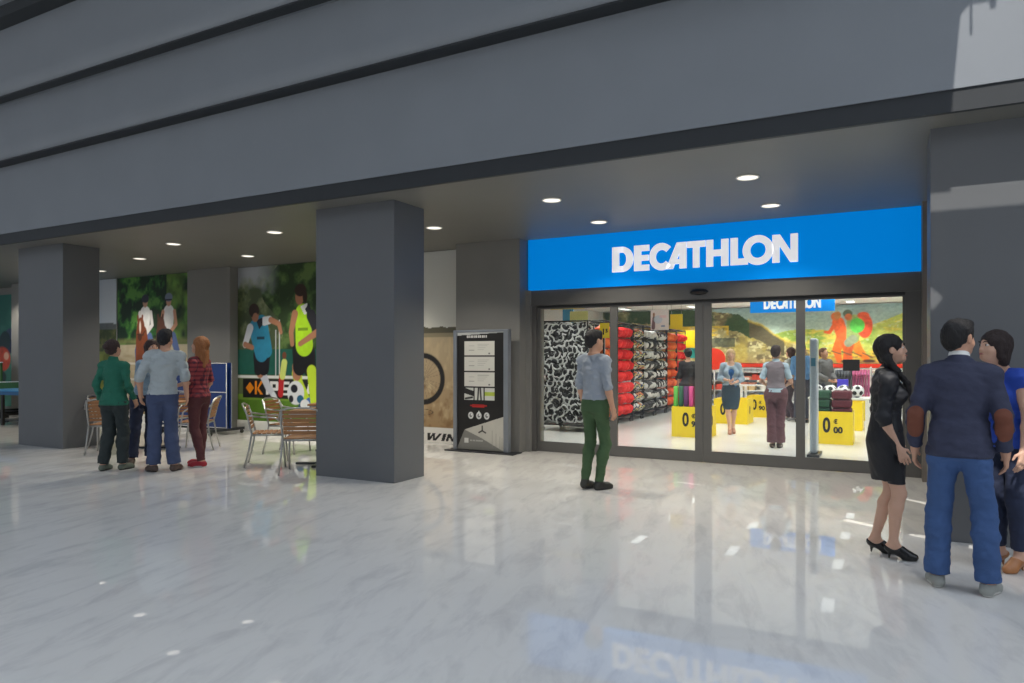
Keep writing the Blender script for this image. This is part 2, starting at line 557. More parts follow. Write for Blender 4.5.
class Canvas:
    def __init__(s, x0, x1, z0, z1, px):
        s.nx = int((x1-x0)/px)+1; s.nz = int((z1-z0)/px)+1
        s.x = np.linspace(x0, x1, s.nx); s.z = np.linspace(z0, z1, s.nz)
        s.X, s.Z = np.meshgrid(s.x, s.z)
        s.C = np.zeros((s.nz, s.nx, 3))
        s.px = px
    def put(s, mask, col, var=0, seed=1, sc=.1, a=1.0):
        c = np.array(lin(col))
        m = np.clip(mask, 0, 1)[..., None]*a
        cc = np.broadcast_to(c, s.C.shape)
        if var:
            n = vnoise(s.X, s.Z, sc, seed)[..., None]
            cc = cc*(1+var*(n-.5)*2)
        s.C = s.C*(1-m)+np.clip(cc, 0, 1)*m
    def rect(s, x0, x1, z0, z1, col, **k):
        s.put(((s.X >= x0) & (s.X <= x1) & (s.Z >= z0) & (s.Z <= z1)).astype(float), col, **k)
    def grad(s, z0, z1, c0, c1):
        t = np.clip((s.Z-z0)/(z1-z0), 0, 1)[..., None]
        m = ((s.Z >= z0) & (s.Z <= z1))[..., None]
        c = np.array(lin(c0))*(1-t)+np.array(lin(c1))*t
        s.C = np.where(m, c, s.C)
    def ell(s, cx, cz, rx, rz, col, rot=0, **k):
        c, q = math.cos(rot), math.sin(rot)
        u = (s.X-cx)*c+(s.Z-cz)*q; v = -(s.X-cx)*q+(s.Z-cz)*c
        d = np.sqrt((u/rx)**2+(v/rz)**2)
        s.put(np.clip((1-d)*min(rx, rz)/s.px+.5, 0, 1), col, **k)
    def poly(s, pts, col, **k):
        ins = np.zeros(s.X.shape, bool)
        n = len(pts)
        for i in range(n):
            x1, y1 = pts[i]; x2, y2 = pts[(i+1) % n]
            if y1 == y2: continue
            c = ((y1 > s.Z) != (y2 > s.Z)) & (s.X < (x2-x1)*(s.Z-y1)/(y2-y1)+x1)
            ins ^= c
        s.put(ins.astype(float), col, **k)
    def limb(s, pts, r, col, **k):
        m = np.zeros(s.X.shape)
        for i in range(len(pts)-1):
            (ax, az), (bx, bz) = pts[i], pts[i+1]
            ra = r[i] if isinstance(r, (list, tuple)) else r
            rb = r[i+1] if isinstance(r, (list, tuple)) else r
            dx, dz = bx-ax, bz-az
            t = np.clip(((s.X-ax)*dx+(s.Z-az)*dz)/(dx*dx+dz*dz+1e-9), 0, 1)
            d = np.hypot(s.X-ax-t*dx, s.Z-az-t*dz)-(ra+(rb-ra)*t)
            m = np.maximum(m, np.clip(-d/s.px+.5, 0, 1))
        s.put(m, col, **k)
    def panel(s, name, y_front, thick, parent=None, loc=(0, 0, 0)):
        """thin board: dense printed front and plain sides"""
        nx, nz = s.nx, s.nz
        V = np.stack([s.X, np.full_like(s.X, y_front), s.Z], -1).reshape(-1, 3)
        i = np.arange(nx*nz).reshape(nz, nx)
        F = np.stack([i[:-1, :-1], i[:-1, 1:], i[1:, 1:], i[1:, :-1]], -1).reshape(-1, 4)
        cs = [(s.x[0], s.z[0]), (s.x[-1], s.z[0]), (s.x[-1], s.z[-1]), (s.x[0], s.z[-1])]
        bv = [(x, y_front, z) for x, z in cs]+[(x, y_front+thick, z) for x, z in cs]
        n0 = len(V)
        V = np.concatenate([V, np.array(bv)])
        ex = [(n0+4, n0+7, n0+6, n0+5), (n0, n0+4, n0+5, n0+1), (n0+1, n0+5, n0+6, n0+2), (n0+2, n0+6, n0+7, n0+3), (n0+3, n0+7, n0+4, n0)]
        me = bpy.data.meshes.new(name)
        me.from_pydata(V.tolist(), [], F.tolist()+ex)
        at = me.color_attributes.new('print', 'FLOAT_COLOR', 'POINT')
        cc = np.ones((len(V), 4), np.float32)
        cc[:nx*nz, :3] = s.C.reshape(-1, 3)
        cc[n0:, :3] = .4
        at.data.foreach_set('color', cc.ravel())
        me.update()
        return obj(name, me, vcol_mat(), parent, loc=loc)

def foliage(c, mask, cols, seed, sc=.22):
    n = vnoise(c.X, c.Z, sc, seed, 4)
    c.put(mask, cols[0])
    c.put(mask*np.clip((n-.45)*9, 0, 1), cols[1])
    c.put(mask*np.clip((n-.58)*9, 0, 1), cols[2])

YP = 10.03
# ---- horse riders
c = Canvas(-15.62, -12.97, .2, 3.27, .016)
c.C[:] = lin((60, 90, 40))
foliage(c, (c.Z > 1.75).astype(float), [(14, 44, 20), (38, 92, 34), (86, 140, 56)], 3)
c.put(((c.X > -13.9) & (c.Z > 1.7))*np.clip(vnoise(c.X, c.Z, .3, 9)*2-.6, 0, 1), (112, 150, 60))
c.grad(.2, 1.75, (178, 160, 128), (196, 182, 150))
c.put((c.Z < 1.75)*np.clip(vnoise(c.X*.4, c.Z, .2, 5)*3-1.5, 0, 1), (160, 140, 104))
c.put(np.clip(1-abs(c.Z-1.82)/.10, 0, 1), (120, 124, 72), var=.3)
for zz in (1.30, .95): c.rect(-15.6, -12.7, zz, zz+.05, (214, 206, 190))
for xx in (-15.3, -14.9, -13.3): c.rect(xx, xx+.05, .5, 1.35, (206, 198, 182))
c.Z = c.Z-.26
for cx, hb, k in ((-14.70, 1.0, 0), (-14.00, 1.0, 1)):
    hc = (128, 64, 30) if k == 0 else (88, 50, 34)
    c.limb([(cx-.10, .35), (cx-.12, .9)], .07, hc); c.limb([(cx+.12, .35), (cx+.10, .9)], .07, hc)
    c.ell(cx, 1.15, .27, .42, hc, var=.35, sc=.1)
    bx = cx+.08+(.10 if k else 0)
    c.limb([(bx-.14, 1.66), (bx-.28, 1.35), (bx-.27, 1.0)], [.10, .09, .06], (76, 98, 150))
    c.limb([(bx+.14, 1.66), (bx+.27, 1.35), (bx+.27, 1.0)], [.10, .09, .06], (88, 108, 158))
    c.limb([(bx+.28, 1.0), (bx+.29, .80)], .075, (34, 34, 44)); c.limb([(bx-.28, 1.0), (bx-.29, .80)], .075, (34, 34, 44))
    c.limb([(bx, 1.92), (bx, 2.17)], [.15, .18], (232, 230, 228), var=.15)
    c.limb([(bx-.19, 2.20), (bx-.24, 1.92), (bx-.06, 1.76)], .048, (226, 222, 220) if k == 0 else (206, 150, 120))
    c.limb([(bx+.19, 2.20), (bx+.24, 1.92), (bx+.06, 1.76)], .048, (226, 222, 220) if k == 0 else (206, 150, 120))
    c.ell(bx, 2.43, .085, .115, (198, 150, 124))
    c.ell(bx, 2.51, .125, .095, (46, 48, 66) if k == 0 else (110, 122, 142))
    c.rect(bx-.13, bx+.10, 2.44, 2.47, (40, 42, 58))
    c.limb([(cx, 1.20), (cx-.05, 1.74)], [.26, .19], hc, var=.3)
    c.ell(cx-.08, 1.86, .135, .24, hc, var=.3)
    c.ell(cx-.11, 1.66, .07, .09, tuple(int(v*.6) for v in hc))
    if k == 0: c.ell(cx-.10, 1.88, .032, .13, (232, 214, 200))
    c.limb([(cx-.17, 2.03), (cx-.18, 2.13)], .03, hc); c.limb([(cx-.03, 2.03), (cx-.02, 2.13)], .03, hc)
    c.limb([(cx-.20, 1.72), (cx+.02, 1.70)], .012, (60, 34, 24)); c.limb([(cx-.02, 1.70), (bx, 1.80)], .012, (60, 34, 24))
c.Z = c.Z+.26
p = c.panel('riding_poster', YP, .02)
tag(p, 'wall mural of two horse riders in white tops before dark green trees', 'poster')
# ---- hills
c = Canvas(-17.88, -15.66, .2, 3.27, .03)
c.grad(2.2, 3.27, (206, 210, 212), (178, 184, 192))
c.grad(.2, 2.2, (104, 112, 44), (120, 132, 60))
ridge = 2.35+.2*np.sin(c.X*1.3+1)+.1*np.sin(c.X*3)
c.put(((c.Z < ridge) & (c.Z > 1.8)).astype(float), (102, 106, 104), var=.2)
foliage(c, ((c.Z < 2.1) & (c.Z > 1.6)).astype(float), [(62, 74, 36), (96, 100, 50), (120, 116, 70)], 4, .15)
foliage(c, (c.Z < 1.55).astype(float), [(88, 96, 34), (116, 124, 46), (134, 138, 62)], 8, .25)
p = c.panel('hills_poster', YP, .02)
tag(p, 'wall mural of grey sky over hazy hills and yellow-green meadow', 'poster')
# ---- footballers
c = Canvas(-11.67, -8.2, .2, 3.27, .014)
c.X = c.X+.2
c.C[:] = lin((90, 104, 70))
foliage(c, (c.Z > 1.5).astype(float), [(74, 88, 58), (104, 118, 78), (138, 146, 106)], 12, .25)
foliage(c, ((c.X > -10.5+.3*np.sin(c.Z*4)) & (c.Z > 1.5)).astype(float), [(40, 62, 28), (62, 92, 44), (94, 120, 62)], 15, .2)
c.put(np.clip((-10.3-c.X)*1.6, 0, 1)*np.clip((c.Z-2.75)*3+(vnoise(c.X, c.Z, .25, 6)-.5)*2, 0, 1), (170, 176, 182))
c.rect(-12, -8, 1.12, 1.62, (26, 92, 78), var=.1)
c.rect(-12, -7.9, 1.05, 1.10, (220, 224, 222))
c.rect(-12, -7.9, .2, .62, (84, 124, 34), var=.25, sc=.15)
c.rect(-12, -7.9, .62, .72, (112, 148, 52), var=.2)
c.rect(-11.32, -7.9, .66, 1.04, (22, 22, 24))
def stroke_text(c, polys, x0, z0, s, col, shear=0):
    for p in polys: c.poly([(x0+(x+shear*z)*s, z0+z*s) for x, z in p], col)
GL = {
 'K': [[(0, 0), (.25, 0), (.25, 1), (0, 1)], [(.25, .45), (.6, 1), (.9, 1), (.42, .5), (.92, 0), (.6, 0), (.25, .42)]],
 'I': [[(0, 0), (.25, 0), (.25, 1), (0, 1)]],
 'P': [[(0, 0), (.25, 0), (.25, 1), (0, 1)], [(.2, .8), (.75, .8), (.75, 1), (.2, 1)], [(.2, .35), (.75, .35), (.75, .55), (.2, .55)], [(.55, .4), (.8, .4), (.8, .95), (.55, .95)]],
 'S': [[(0, .8), (.75, .8), (.75, 1), (0, 1)], [(0, .4), (.75, .4), (.75, .6), (0, .6)], [(0, 0), (.75, 0), (.75, .2), (0, .2)], [(0, .5), (.22, .5), (.22, .9), (0, .9)], [(.53, .1), (.75, .1), (.75, .5), (.53, .5)]],
 'T': [[(0, .78), (.8, .78), (.8, 1), (0, 1)], [(.28, 0), (.52, 0), (.52, .8), (.28, .8)]],
 'A': [[(0, 0), (.25, 0), (.5, 1), (.3, 1)], [(.55, 0), (.8, 0), (.5, 1), (.3, 1)], [(.15, .2), (.6, .2), (.6, .38), (.15, .38)]],
 'W': [[(0, 1), (.24, 1), (.36, 0), (.18, 0)], [(.18, 0), (.36, 0), (.58, 1), (.42, 1)], [(.42, 1), (.60, 1), (.76, 0), (.58, 0)], [(.62, 0), (.80, 0), (1.12, 1), (.9, 1)]],
 'N': [[(0, 0), (.24, 0), (.24, 1), (0, 1)], [(.6, 0), (.84, 0), (.84, 1), (.6, 1)], [(0, 1), (.26, 1), (.84, 0), (.58, 0)]],
 'B': [[(0, 0), (.25, 0), (.25, 1), (0, 1)], [(.2, .8), (.75, .8), (.75, 1), (.2, 1)], [(.2, .4), (.75, .4), (.75, .6), (.2, .6)], [(.2, 0), (.75, 0), (.75, .2), (.2, .2)], [(.6, .1), (.82, .1), (.82, .9), (.6, .9)]],
}
c.ell(-11.13, .85, .07, .07, (236, 140, 20))
c.poly([(-11.25, .85), (-11.13, .97), (-11.01, .85), (-11.13, .73)], (236, 140, 20))
x = -10.99
for ch in 'KIPSTA':
    stroke_text(c, GL[ch], x, .72, .27, (236, 140, 20) if ch == 'K' else (228, 228, 226))
    x += .31 if ch != 'I' else .12
# goal post and small player behind
c.rect(-10.32, -10.29, 1.1, 2.2, (200, 204, 204)); c.rect(-10.42, -10.40, 1.1, 2.0, (190, 194, 196))
c.limb([(-10.28, .75), (-10.25, 1.1)], .07, (190, 40, 44)); c.limb([(-10.23, 1.1), (-10.18, 1.36)], .075, (214, 226, 120)); c.ell(-10.18, 1.5, .055, .07, (120, 70, 46))
skin = (176, 122, 92)
# boy in blue bib
c.limb([(-10.80, 1.18), (-10.62, .88), (-10.45, .70)], [.10, .08, .06], (200, 204, 214)); c.limb([(-10.47, .72), (-10.35, .58)], [.06, .04], (220, 226, 232))
c.limb([(-10.86, 1.3), (-10.84, 1.15)], [.12, .10], skin)
c.limb([(-10.72, 1.55), (-10.74, 1.25)], [.16, .15], (20, 20, 26)); c.limb([(-10.9, 1.5), (-10.9, 1.2)], [.13, .1], (20, 20, 26))
c.limb([(-10.98, 2.05), (-10.80, 1.55)], [.17, .18], (44, 138, 172), var=.15); c.limb([(-10.80, 2.15), (-10.66, 1.6)], [.16, .15], (44, 138, 172), var=.15)
c.limb([(-11.12, 2.05), (-11.26, 1.72)], [.09, .07], (222, 226, 230)); c.limb([(-11.26, 1.72), (-11.06, 1.66)], [.06, .05], skin)
c.limb([(-10.72, 2.18), (-10.58, 2.2)], [.09, .08], (222, 226, 230)); c.limb([(-10.55, 2.2), (-10.33, 2.12), (-10.27, 1.95)], [.06, .05, .04], skin)
c.poly([(-10.95, 2.2), (-10.78, 2.25), (-10.78, 2.1), (-10.86, 2.02)], (30, 34, 44))
c.ell(-10.98, 2.30, .10, .13, skin); c.ell(-11.01, 2.40, .145, .14, (52, 34, 26)); c.ell(-10.97, 2.26, .08, .09, skin)
c.rect(-10.93, -10.72, 1.82, 1.87, (24, 60, 80))
# boy in yellow bib
c.X = c.X-.08
c.limb([(-9.93, 1.15), (-9.88, .98), (-9.66, .66)], [.13, .10, .07], (196, 226, 52)); c.ell(-9.60, .62, .10, .08, (60, 110, 190))
c.limb([(-9.92, 1.28), (-9.93, 1.12)], [.13, .11], skin)
c.limb([(-9.85, 1.6), (-9.86, 1.28)], [.20, .17], (18, 18, 22)); c.limb([(-9.62, 1.55), (-9.60, 1.25)], .16, (18, 18, 22))
c.limb([(-9.55, 1.2), (-9.50, .6)], [.12, .08], (196, 226, 52))
c.limb([(-9.78, 2.3), (-9.74, 1.7)], [.19, .22], (176, 226, 34), var=.12)
c.limb([(-9.98, 2.3), (-10.08, 1.95), (-10.05, 1.72)], [.08, .06, .05], skin)
c.limb([(-9.56, 2.25), (-9.42, 1.98)], [.12, .10], (40, 40, 50)); c.limb([(-9.42, 1.93), (-9.85, 1.72)], [.07, .05], skin)
c.poly([(-9.84, 2.44), (-9.66, 2.5), (-9.62, 2.3), (-9.74, 2.28)], (236, 238, 236)); c.poly([(-9.72, 2.38), (-9.62, 2.5), (-9.56, 2.34), (-9.64, 2.26)], (34, 36, 46))
c.ell(-9.86, 2.62, .11, .15, skin); c.ell(-9.84, 2.75, .15, .12, (52, 32, 22)); c.ell(-9.72, 2.62, .06, .12, (52, 32, 22))
c.rect(-9.9, -9.64, 1.98, 2.03, (120, 160, 20))
# ball
c.X = c.X-.12
c.ell(-10.08, .78, .22, .23, (222, 226, 230)); c.ell(-10.12, .86, .09, .08, (24, 28, 40)); c.ell(-9.96, .66, .09, .08, (30, 96, 130)); c.ell(-10.2, .66, .06, .07, (24, 28, 40))
c.ell(-9.86, .5, .16, .1, (30, 70, 110)); c.ell(-9.84, .56, .12, .1, (226, 230, 232))
p = c.panel('football_poster', YP, .02)
tag(p, 'wall mural of boys in blue and lime bibs chasing a football', 'poster')
# ---- bicycle
c = Canvas(-8.17, -6.16, .005, 3.27, .014)
c.grad(1.9, 3.27, (226, 226, 216), (196, 198, 194))
c.grad(.2, 1.9, (150, 122, 84), (190, 172, 140))
c.put(((c.Z < 1.9) & (c.Z > .4))*np.clip(vnoise(c.X, c.Z*.5, .08, 5)*3-1.4, 0, 1), (206, 186, 146), a=.6)
c.put((c.Z < 1.0)*np.clip(vnoise(c.X, c.Z, .12, 7)*3-1.5, 0, 1), (120, 88, 52), a=.8)
c.rect(-8.2, -6.1, 1.80, 1.90, (150, 140, 112)); c.put(((c.Z > 1.88) & (c.Z < 1.93+.07*vnoise(c.X, c.Z*0, .12, 3))).astype(float), (96, 92, 74))
c.rect(-8.2, -6.1, .0, .27, (214, 212, 206))
wx, wz = -7.10, 1.09
rr = np.hypot(c.X-wx, c.Z-wz)
c.put(np.clip(.055-abs(rr-.40), 0, 1)*60, (22, 20, 20))
for k in range(14):
    a = k*PI/14
    d = abs((c.X-wx)*math.sin(a)-(c.Z-wz)*math.cos(a))
    c.put(((d < .004) & (rr < .38)).astype(float), (90, 84, 76), a=.5)
c.put(np.clip(.012-abs(np.hypot((c.X-wx)*.5, (c.Z-.52)*2)-.1), 0, 1)*80, (60, 44, 30))
c.limb([(wx, wz), (wx-.45, wz+.5), (wx-1.0, wz+.55)], .025, (24, 24, 26))
c.limb([(wx-.45, wz+.5), (wx-.55, wz-.05), (wx, wz)], .02, (24, 24, 26))
for ch, x, wd in (('B', -7.62, .20), ('T', -7.28, .20), ('W', -7.06, .27), ('I', -6.73, .26), ('N', -6.64, .21)):
    for q in GL[ch]: c.poly([(x+xx*wd+.05*z, .035+z*.135) for xx, z in q], (14, 14, 15))
c.poly([(-7.40, .12), (-7.37, .17), (-7.34, .17), (-7.38, .10)], (14, 14, 15))
p = c.panel('bicycle_poster', YP, .02)
tag(p, 'wall mural of a bicycle wheel in dry grass with black lettering below', 'poster')
# ---- teal rally poster
c = Canvas(-25.0, -19.24, .2, 3.1, .03)
c.grad(.2, 3.1, (60, 130, 112), (34, 108, 98))
c.put(np.clip(vnoise(c.X, c.Z, .5, 3)*3-1.4, 0, 1), (86, 156, 134), a=.6)
for cx in (-20.45, -22.3):
    c.ell(cx+.2, 1.85, .42, .30, (34, 52, 82), var=.4); c.ell(cx+.34, 2.08, .22, .14, (66, 84, 116)); c.limb([(cx+.1, 1.9), (cx-.35, 1.4)], [.25, .2], (30, 60, 64))
    c.ell(cx-.05, 1.42, .40, .32, (206, 72, 42), var=.3); c.ell(cx+.15, 1.5, .12, .10, (236, 180, 150)); c.ell(cx-.2, .95, .35, .2, (24, 60, 54))
p = c.panel('diver_poster', YP, .02)
tag(p, 'teal wall mural with dark blue and orange figures at far left', 'poster')

# ------------------------------------------------------------------ info totem beside the doors
k = thing('information_totem', 'tall black and white information totem in a grey metal frame', 'totem', (-6.055, 9.40, 0))
obj('base_plate', B(-.10, 1.12, -.14, .16, 0, .018, .006), M_chrome_dark, k)
Mt = mat('totem_metal', (132, 138, 146), .35, metal=.4)
obj('side_frame', B(0, .065, -.04, .06, .018, 1.885, .008), Mt, k)
obj('side_frame', B(.90, .985, -.04, .06, .018, 1.885, .008), Mt, k)
obj('top_frame', B(.066, .899, -.03, .05, 1.85, 1.885, .004), Mt, k)
c = Canvas(.066, .899, .03, 1.849, .0075)
c.C[:] = lin((18, 17, 17))
c.poly([(.06, 1.80), (.5, 1.82), (.9, 1.84), (.9, 1.86), (.06, 1.86)], (176, 178, 178))
c.poly([(.06, .03), (.20, .335), (.9, .56), (.9, .03)], (182, 180, 172), var=.06)
c.poly([(.06, .03), (.20, .335), (.50, .22), (.9, .03)], (120, 120, 116))
for i in range(7): c.rect(.66+i*.034, .665+i*.034, .08, .36-i*.02, (138, 138, 128))
c.limb([(.52, .33), (.52, .40)], .011, (26, 26, 26)); c.limb([(.52, .33), (.46, .30)], .011, (26, 26, 26)); c.limb([(.52, .33), (.58, .30)], .011, (26, 26, 26))
for i in range(11):                                     # small heading
    c.rect(.24+i*.034, .24+i*.034+.022, 1.765, 1.80, (196, 196, 194))
for i in range(9): c.rect(.30+i*.026, .30+i*.026+.016, .16, .185, (176, 176, 172))
c.rect(.20, .27, .13, .21, (200, 200, 198))
for z0, z1 in ((1.49, 1.71), (1.25, 1.47), (1.01, 1.23)):
    c.rect(.20, .74, z0, z1, (204, 203, 196))
    for q in range(4): c.rect(.44, .44+.2-.03*q, z1-.05-q*.028, z1-.042-q*.028, (172, 172, 168))
    c.rect(.28, .38, z0+.075, z0+.085, (110, 110, 108)); c.rect(.28, .38, z1-.075, z1-.07, (170, 170, 168))
    c.ell(.645, z0+.03, .016, .012, (90, 90, 90))
c.rect(.20, .74, .80, .99, (200, 202, 196)); c.poly([(.20, .9), (.36, .86), (.36, .94), (.20, .99)], (30, 30, 30)); c.limb([(.22, .82), (.34, .84)], .015, (40, 40, 40))
c.rect(.36, .385, .80, .99, (20, 20, 20)); c.limb([(.44, .80), (.455, .99)], .014, (30, 30, 34)); c.limb([(.50, .80), (.485, .99)], .014, (30, 30, 34)); c.rect(.545, .565, .80, .99, (20, 20, 20))
c.rect(.565, .74, .87, .93, (168, 186, 70))
c.rect(.34, .56, .69, .735, (176, 30, 24)); c.rect(.30, .60, .70, .725, (150, 26, 22))
for i, xx in enumerate((.315, .46, .60)):
    c.ell(xx, .56, .047, .053, (206, 208, 208)); c.ell(xx, .56, .026, .03, (96, 100, 102)); c.ell(xx+.01, .57, .012, .014, (220, 222, 222))
c.poly([(.435, .60), (.46, .64), (.485, .60)], (206, 208, 208))
c.panel('display_panel', -.02, .05, k)

# ------------------------------------------------------------------ bistro furniture
def bistro_chair(name, label, loc, rz, group='aluminium bistro chairs with wooden slats'):
    t = thing(name, label, 'chair', loc, rz, group)
    R = .0125
    for s in (-1, 1):
        bm = bmesh.new()
        tube(bm, [(s*.25, .24, 0), (s*.245, .22, .25), (s*.24, .20, .43), (s*.24, .17, .60), (s*.245, .10, .655), (s*.25, -.08, .665)], R)
        obj('leg', bm, M_steel, t)
        bm = bmesh.new()
        tube(bm, [(s*.25, -.28, 0), (s*.235, -.22, .25), (s*.225, -.19, .44), (s*.235, -.235, .64), (s*.22, -.28, .80)], R)
        obj('leg', bm, M_steel, t)
    bm = bmesh.new()
    tube(bm, [(-.25, -.08, .665), (-.262, -.24, .69), (-.22, -.30, .81), (-.10, -.325, .835), (.10, -.325, .835), (.22, -.30, .81), (.262, -.24, .69), (.25, -.08, .665)], R)
    tube(bm, [(-.24, .20, .425), (.24, .20, .425)], R); tube(bm, [(-.225, -.19, .425), (.225, -.19, .425)], R)
    tube(bm, [(-.24, .20, .425), (-.225, -.19, .425)], R); tube(bm, [(.24, .20, .425), (.225, -.19, .425)], R)
    obj('frame', bm, M_steel, t)
    bm = bmesh.new()
    for i in range(7):
        y = -.185+i*.062
        box(bm, -.225, .225, y, y+.05, .438, .452, bevel=.003)
    obj('seat', bm, M_wood, t)
    bm = bmesh.new()
    for i in range(6):
        z = .50+i*.052; y = -.21-(z-.5)*.28
        box(bm, -.205, .205, y-.006, y+.006, z, z+.042, bevel=.003)
    obj('backrest', bm, M_wood, t)
    return t
def bistro_table(name, label, loc, rz):
    t = thing(name, label, 'table', loc, rz, 'square bistro tables with wooden tops')
    bm = bmesh.new()
    for i in range(9):
        y = -.36+i*.08
        box(bm, -.36, .36, y+.002, y+.078, .725, .75, bevel=.003)
    obj('tabletop', bm, M_wood, t)
    bm = bmesh.new(); box(bm, -.32, .32, -.32, .32, .70, .724)
    obj('top_frame', bm, M_steel, t)
    bm = bmesh.new(); tube(bm, [(0, 0, .03), (0, 0, .70)], .03, 12)
    obj('column', bm, M_steel, t)
    bm = bmesh.new()
    box(bm, -.33, .33, -.03, .03, 0, .03, bevel=.006); box(bm, -.03, .03, -.33, .33, 0, .032, bevel=.006)
    obj('cross_base', bm, M_chrome_dark, t)
    return t
FW = CAM_YAW
bistro_table('bistro_table', 'wooden bistro table partly hidden by the middle pillar, front one', (-6.86, 7.28, 0), FW)
bistro_table('bistro_table', 'wooden bistro table before the footballers mural, rear one', (-7.62, 8.45, 0), FW)
bistro_chair('bistro_chair', 'bistro chair in side view left of the front wooden table', (-7.47, 6.93, 0), FW-PI/2+.25)
bistro_chair('bistro_chair', 'bistro chair seen from behind, touching the edge of the middle pillar', (-6.58, 6.70, 0), FW+.06)
bistro_chair('bistro_chair', 'bistro chair further back, facing the rear wooden table', (-8.15, 7.95, 0), FW-PI/2-.2)
bistro_table('bistro_table', 'wooden bistro table behind the group of four people', (-10.35, 7.35, 0), FW)
bistro_chair('bistro_chair', 'bistro chair against the left pillar beside the person in green', (-11.27, 7.15, 0), FW-PI/2+.2)
bistro_chair('bistro_chair', 'bistro chair seen between the people of the left group', (-10.55, 6.65, 0), FW+.2)
bistro_chair('bistro_chair', 'bistro chair behind the woman with long ginger hair', (-9.75, 7.60, 0), FW+PI/2+.2)
bistro_chair('bistro_chair', 'bistro chair at the far side of the table behind the group', (-10.9, 8.0, 0), FW+PI-.2)

# ------------------------------------------------------------------ ping-pong tables
M_ppblue = mat('table_blue', (26, 54, 116), .35, noise=.03)
M_pplight = mat('table_top_blue', (36, 120, 176), .35, noise=.03)
def folded_table(loc, rz, label):
    t = thing('table_tennis_table', label, 'table tennis table', loc, rz)
    for s in (-1, 1):
        bm = bmesh.new()
        prism(bm, [(s*.03, .12), (s*.055, .12), (s*.055, 1.36), (s*.03, 1.36)], -.76, .76, 'YZ')
        b2 = bm
        o = obj('table_half', fixn(bm), M_ppblue, t)
        e = bmesh.new()
        for y0, y1 in ((-.765, -.74), (.74, .765)):
            pass
        f = lambda z, d=0: s*.058
        tube(e, [(-.755, f(.13), .13), (-.755, f(1.35), 1.35), (.755, f(1.35), 1.35), (.755, f(.13), .13)], .009, 4, closed=True)
        tube(e, [(-.755, f(.80), .80), (.755, f(.80), .80)], .009, 4)
        obj('white_line', e, M_white, o)
    bm = bmesh.new()
    box(bm, -.70, .70, -.026, .026, .78, .86); box(bm, -.70, .70, -.026, .026, .08, .14)
    box(bm, -.72, -.66, -.40, .40, .07, .12); box(bm, .66, .72, -.40, .40, .07, .12)
    box(bm, -.71, -.67, -.026, .026, .1, .86); box(bm, .67, .71, -.026, .026, .1, .86)
    obj('chassis', bm, M_chrome_dark, t)
    for x in (-.69, .69):
        for y in (-.36, .36):
            bm = bmesh.new(); bmesh.ops.create_cone(bm, cap_ends=True, segments=16, radius1=.035, radius2=.035, depth=.03, matrix=Matrix.Translation((x, y, .036)) @ Matrix.Rotation(PI/2, 4, 'Y'))
            obj('caster', bm, M_black, t)
    return t
folded_table((-11.76, 9.25, 0), .0, 'folded dark blue table tennis table behind the ginger-haired woman')
t = thing('table_tennis_table', 'open bright blue table tennis table at the far left, half hidden by the pillar', 'table tennis table', (-17.2, 8.9, 0), .1)
obj('tabletop', B(-1.37, 1.37, -.76, .76, .735, .76, .004), M_pplight, t)
obj('side_rail', B(-1.36, 1.36, -.755, .755, .66, .734, .004), mat('table_rail', (30, 84, 128), .5), t)
bm = bmesh.new()
for x in (-1.1, -.25, .25, 1.1):
    box(bm, x-.03, x+.03, -.68, -.63, 0, .66); box(bm, x-.03, x+.03, .63, .68, 0, .66)
    box(bm, x-.03, x+.03, -.635, .635, .2, .25)
box(bm, -1.1, 1.1, -.02, .02, .2, .25)
obj('undercarriage', bm, M_black, t)
bm = bmesh.new(); box(bm, -.01, .01, -.9, .9, .78, .912); obj('net', bm, mat('net_green', (70, 108, 70), .8), t)
obj('net_tape', B(-.012, .012, -.9, .9, .913, .93), M_white, t)
t = thing('table_tennis_table', 'folded green table tennis board with a white top edge, far left', 'table tennis table', (-19.6, 9.2, 0), 0)
obj('board', B(-.78, .78, -.02, .02, .12, 1.33, .004), mat('board_green', (62, 104, 46), .5), t)
obj('top_edge', B(-.79, .79, -.025, .025, 1.331, 1.36), M_white, t)
obj('foot', B(-.7, -.62, -.2, .2, 0, .119), M_black, t); obj('foot', B(.62, .7, -.2, .2, 0, .119), M_black, t)

# ------------------------------------------------------------------ shop interior
SY = 23.5
SC = 3.08
struct('wall_shop_back', B(-9.2, 6.2, SY, SY+.2, 0, SC), M_storewall)
struct('wall_shop_left', B(-9.2, -9.0, 10.3, SY, 0, SC), M_storewall)
struct('wall_shop_right', B(6.0, 6.2, 10.3, SY, 0, SC), M_storewall)
struct('ceiling_shop', B(-9.2, 6.2, 10.3, SY, SC, SC+.1), mat('shop_ceiling', (238, 237, 234), .8))
struct('wall_above_doors', B(-5.0, .42, 10.02, 10.3, 2.5, SC), M_wall)
struct('wall_shop_front_left', B(-9.2, -6.3, 10.3, 10.4, 0, SC), M_storewall)
struct('wall_shop_front_right', B(.42, 6.2, 10.3, 10.4, 0, SC), M_storewall)
struct('trim_shop_floor', B(-9.0, 6.0, 10.03, SY, .0005, .004), mat('shop_vinyl', (220, 219, 215), .22, noise=.03, nscale=3))
M_tubelight = emission_mat('panel_light_glow', (255, 252, 246), 1.7)
i = 0
COLN = {-7.75: 'far left', -5.5: 'left', -3.25: 'middle', -1.0: 'right', 1.25: 'far right', 3.5: 'rightmost'}
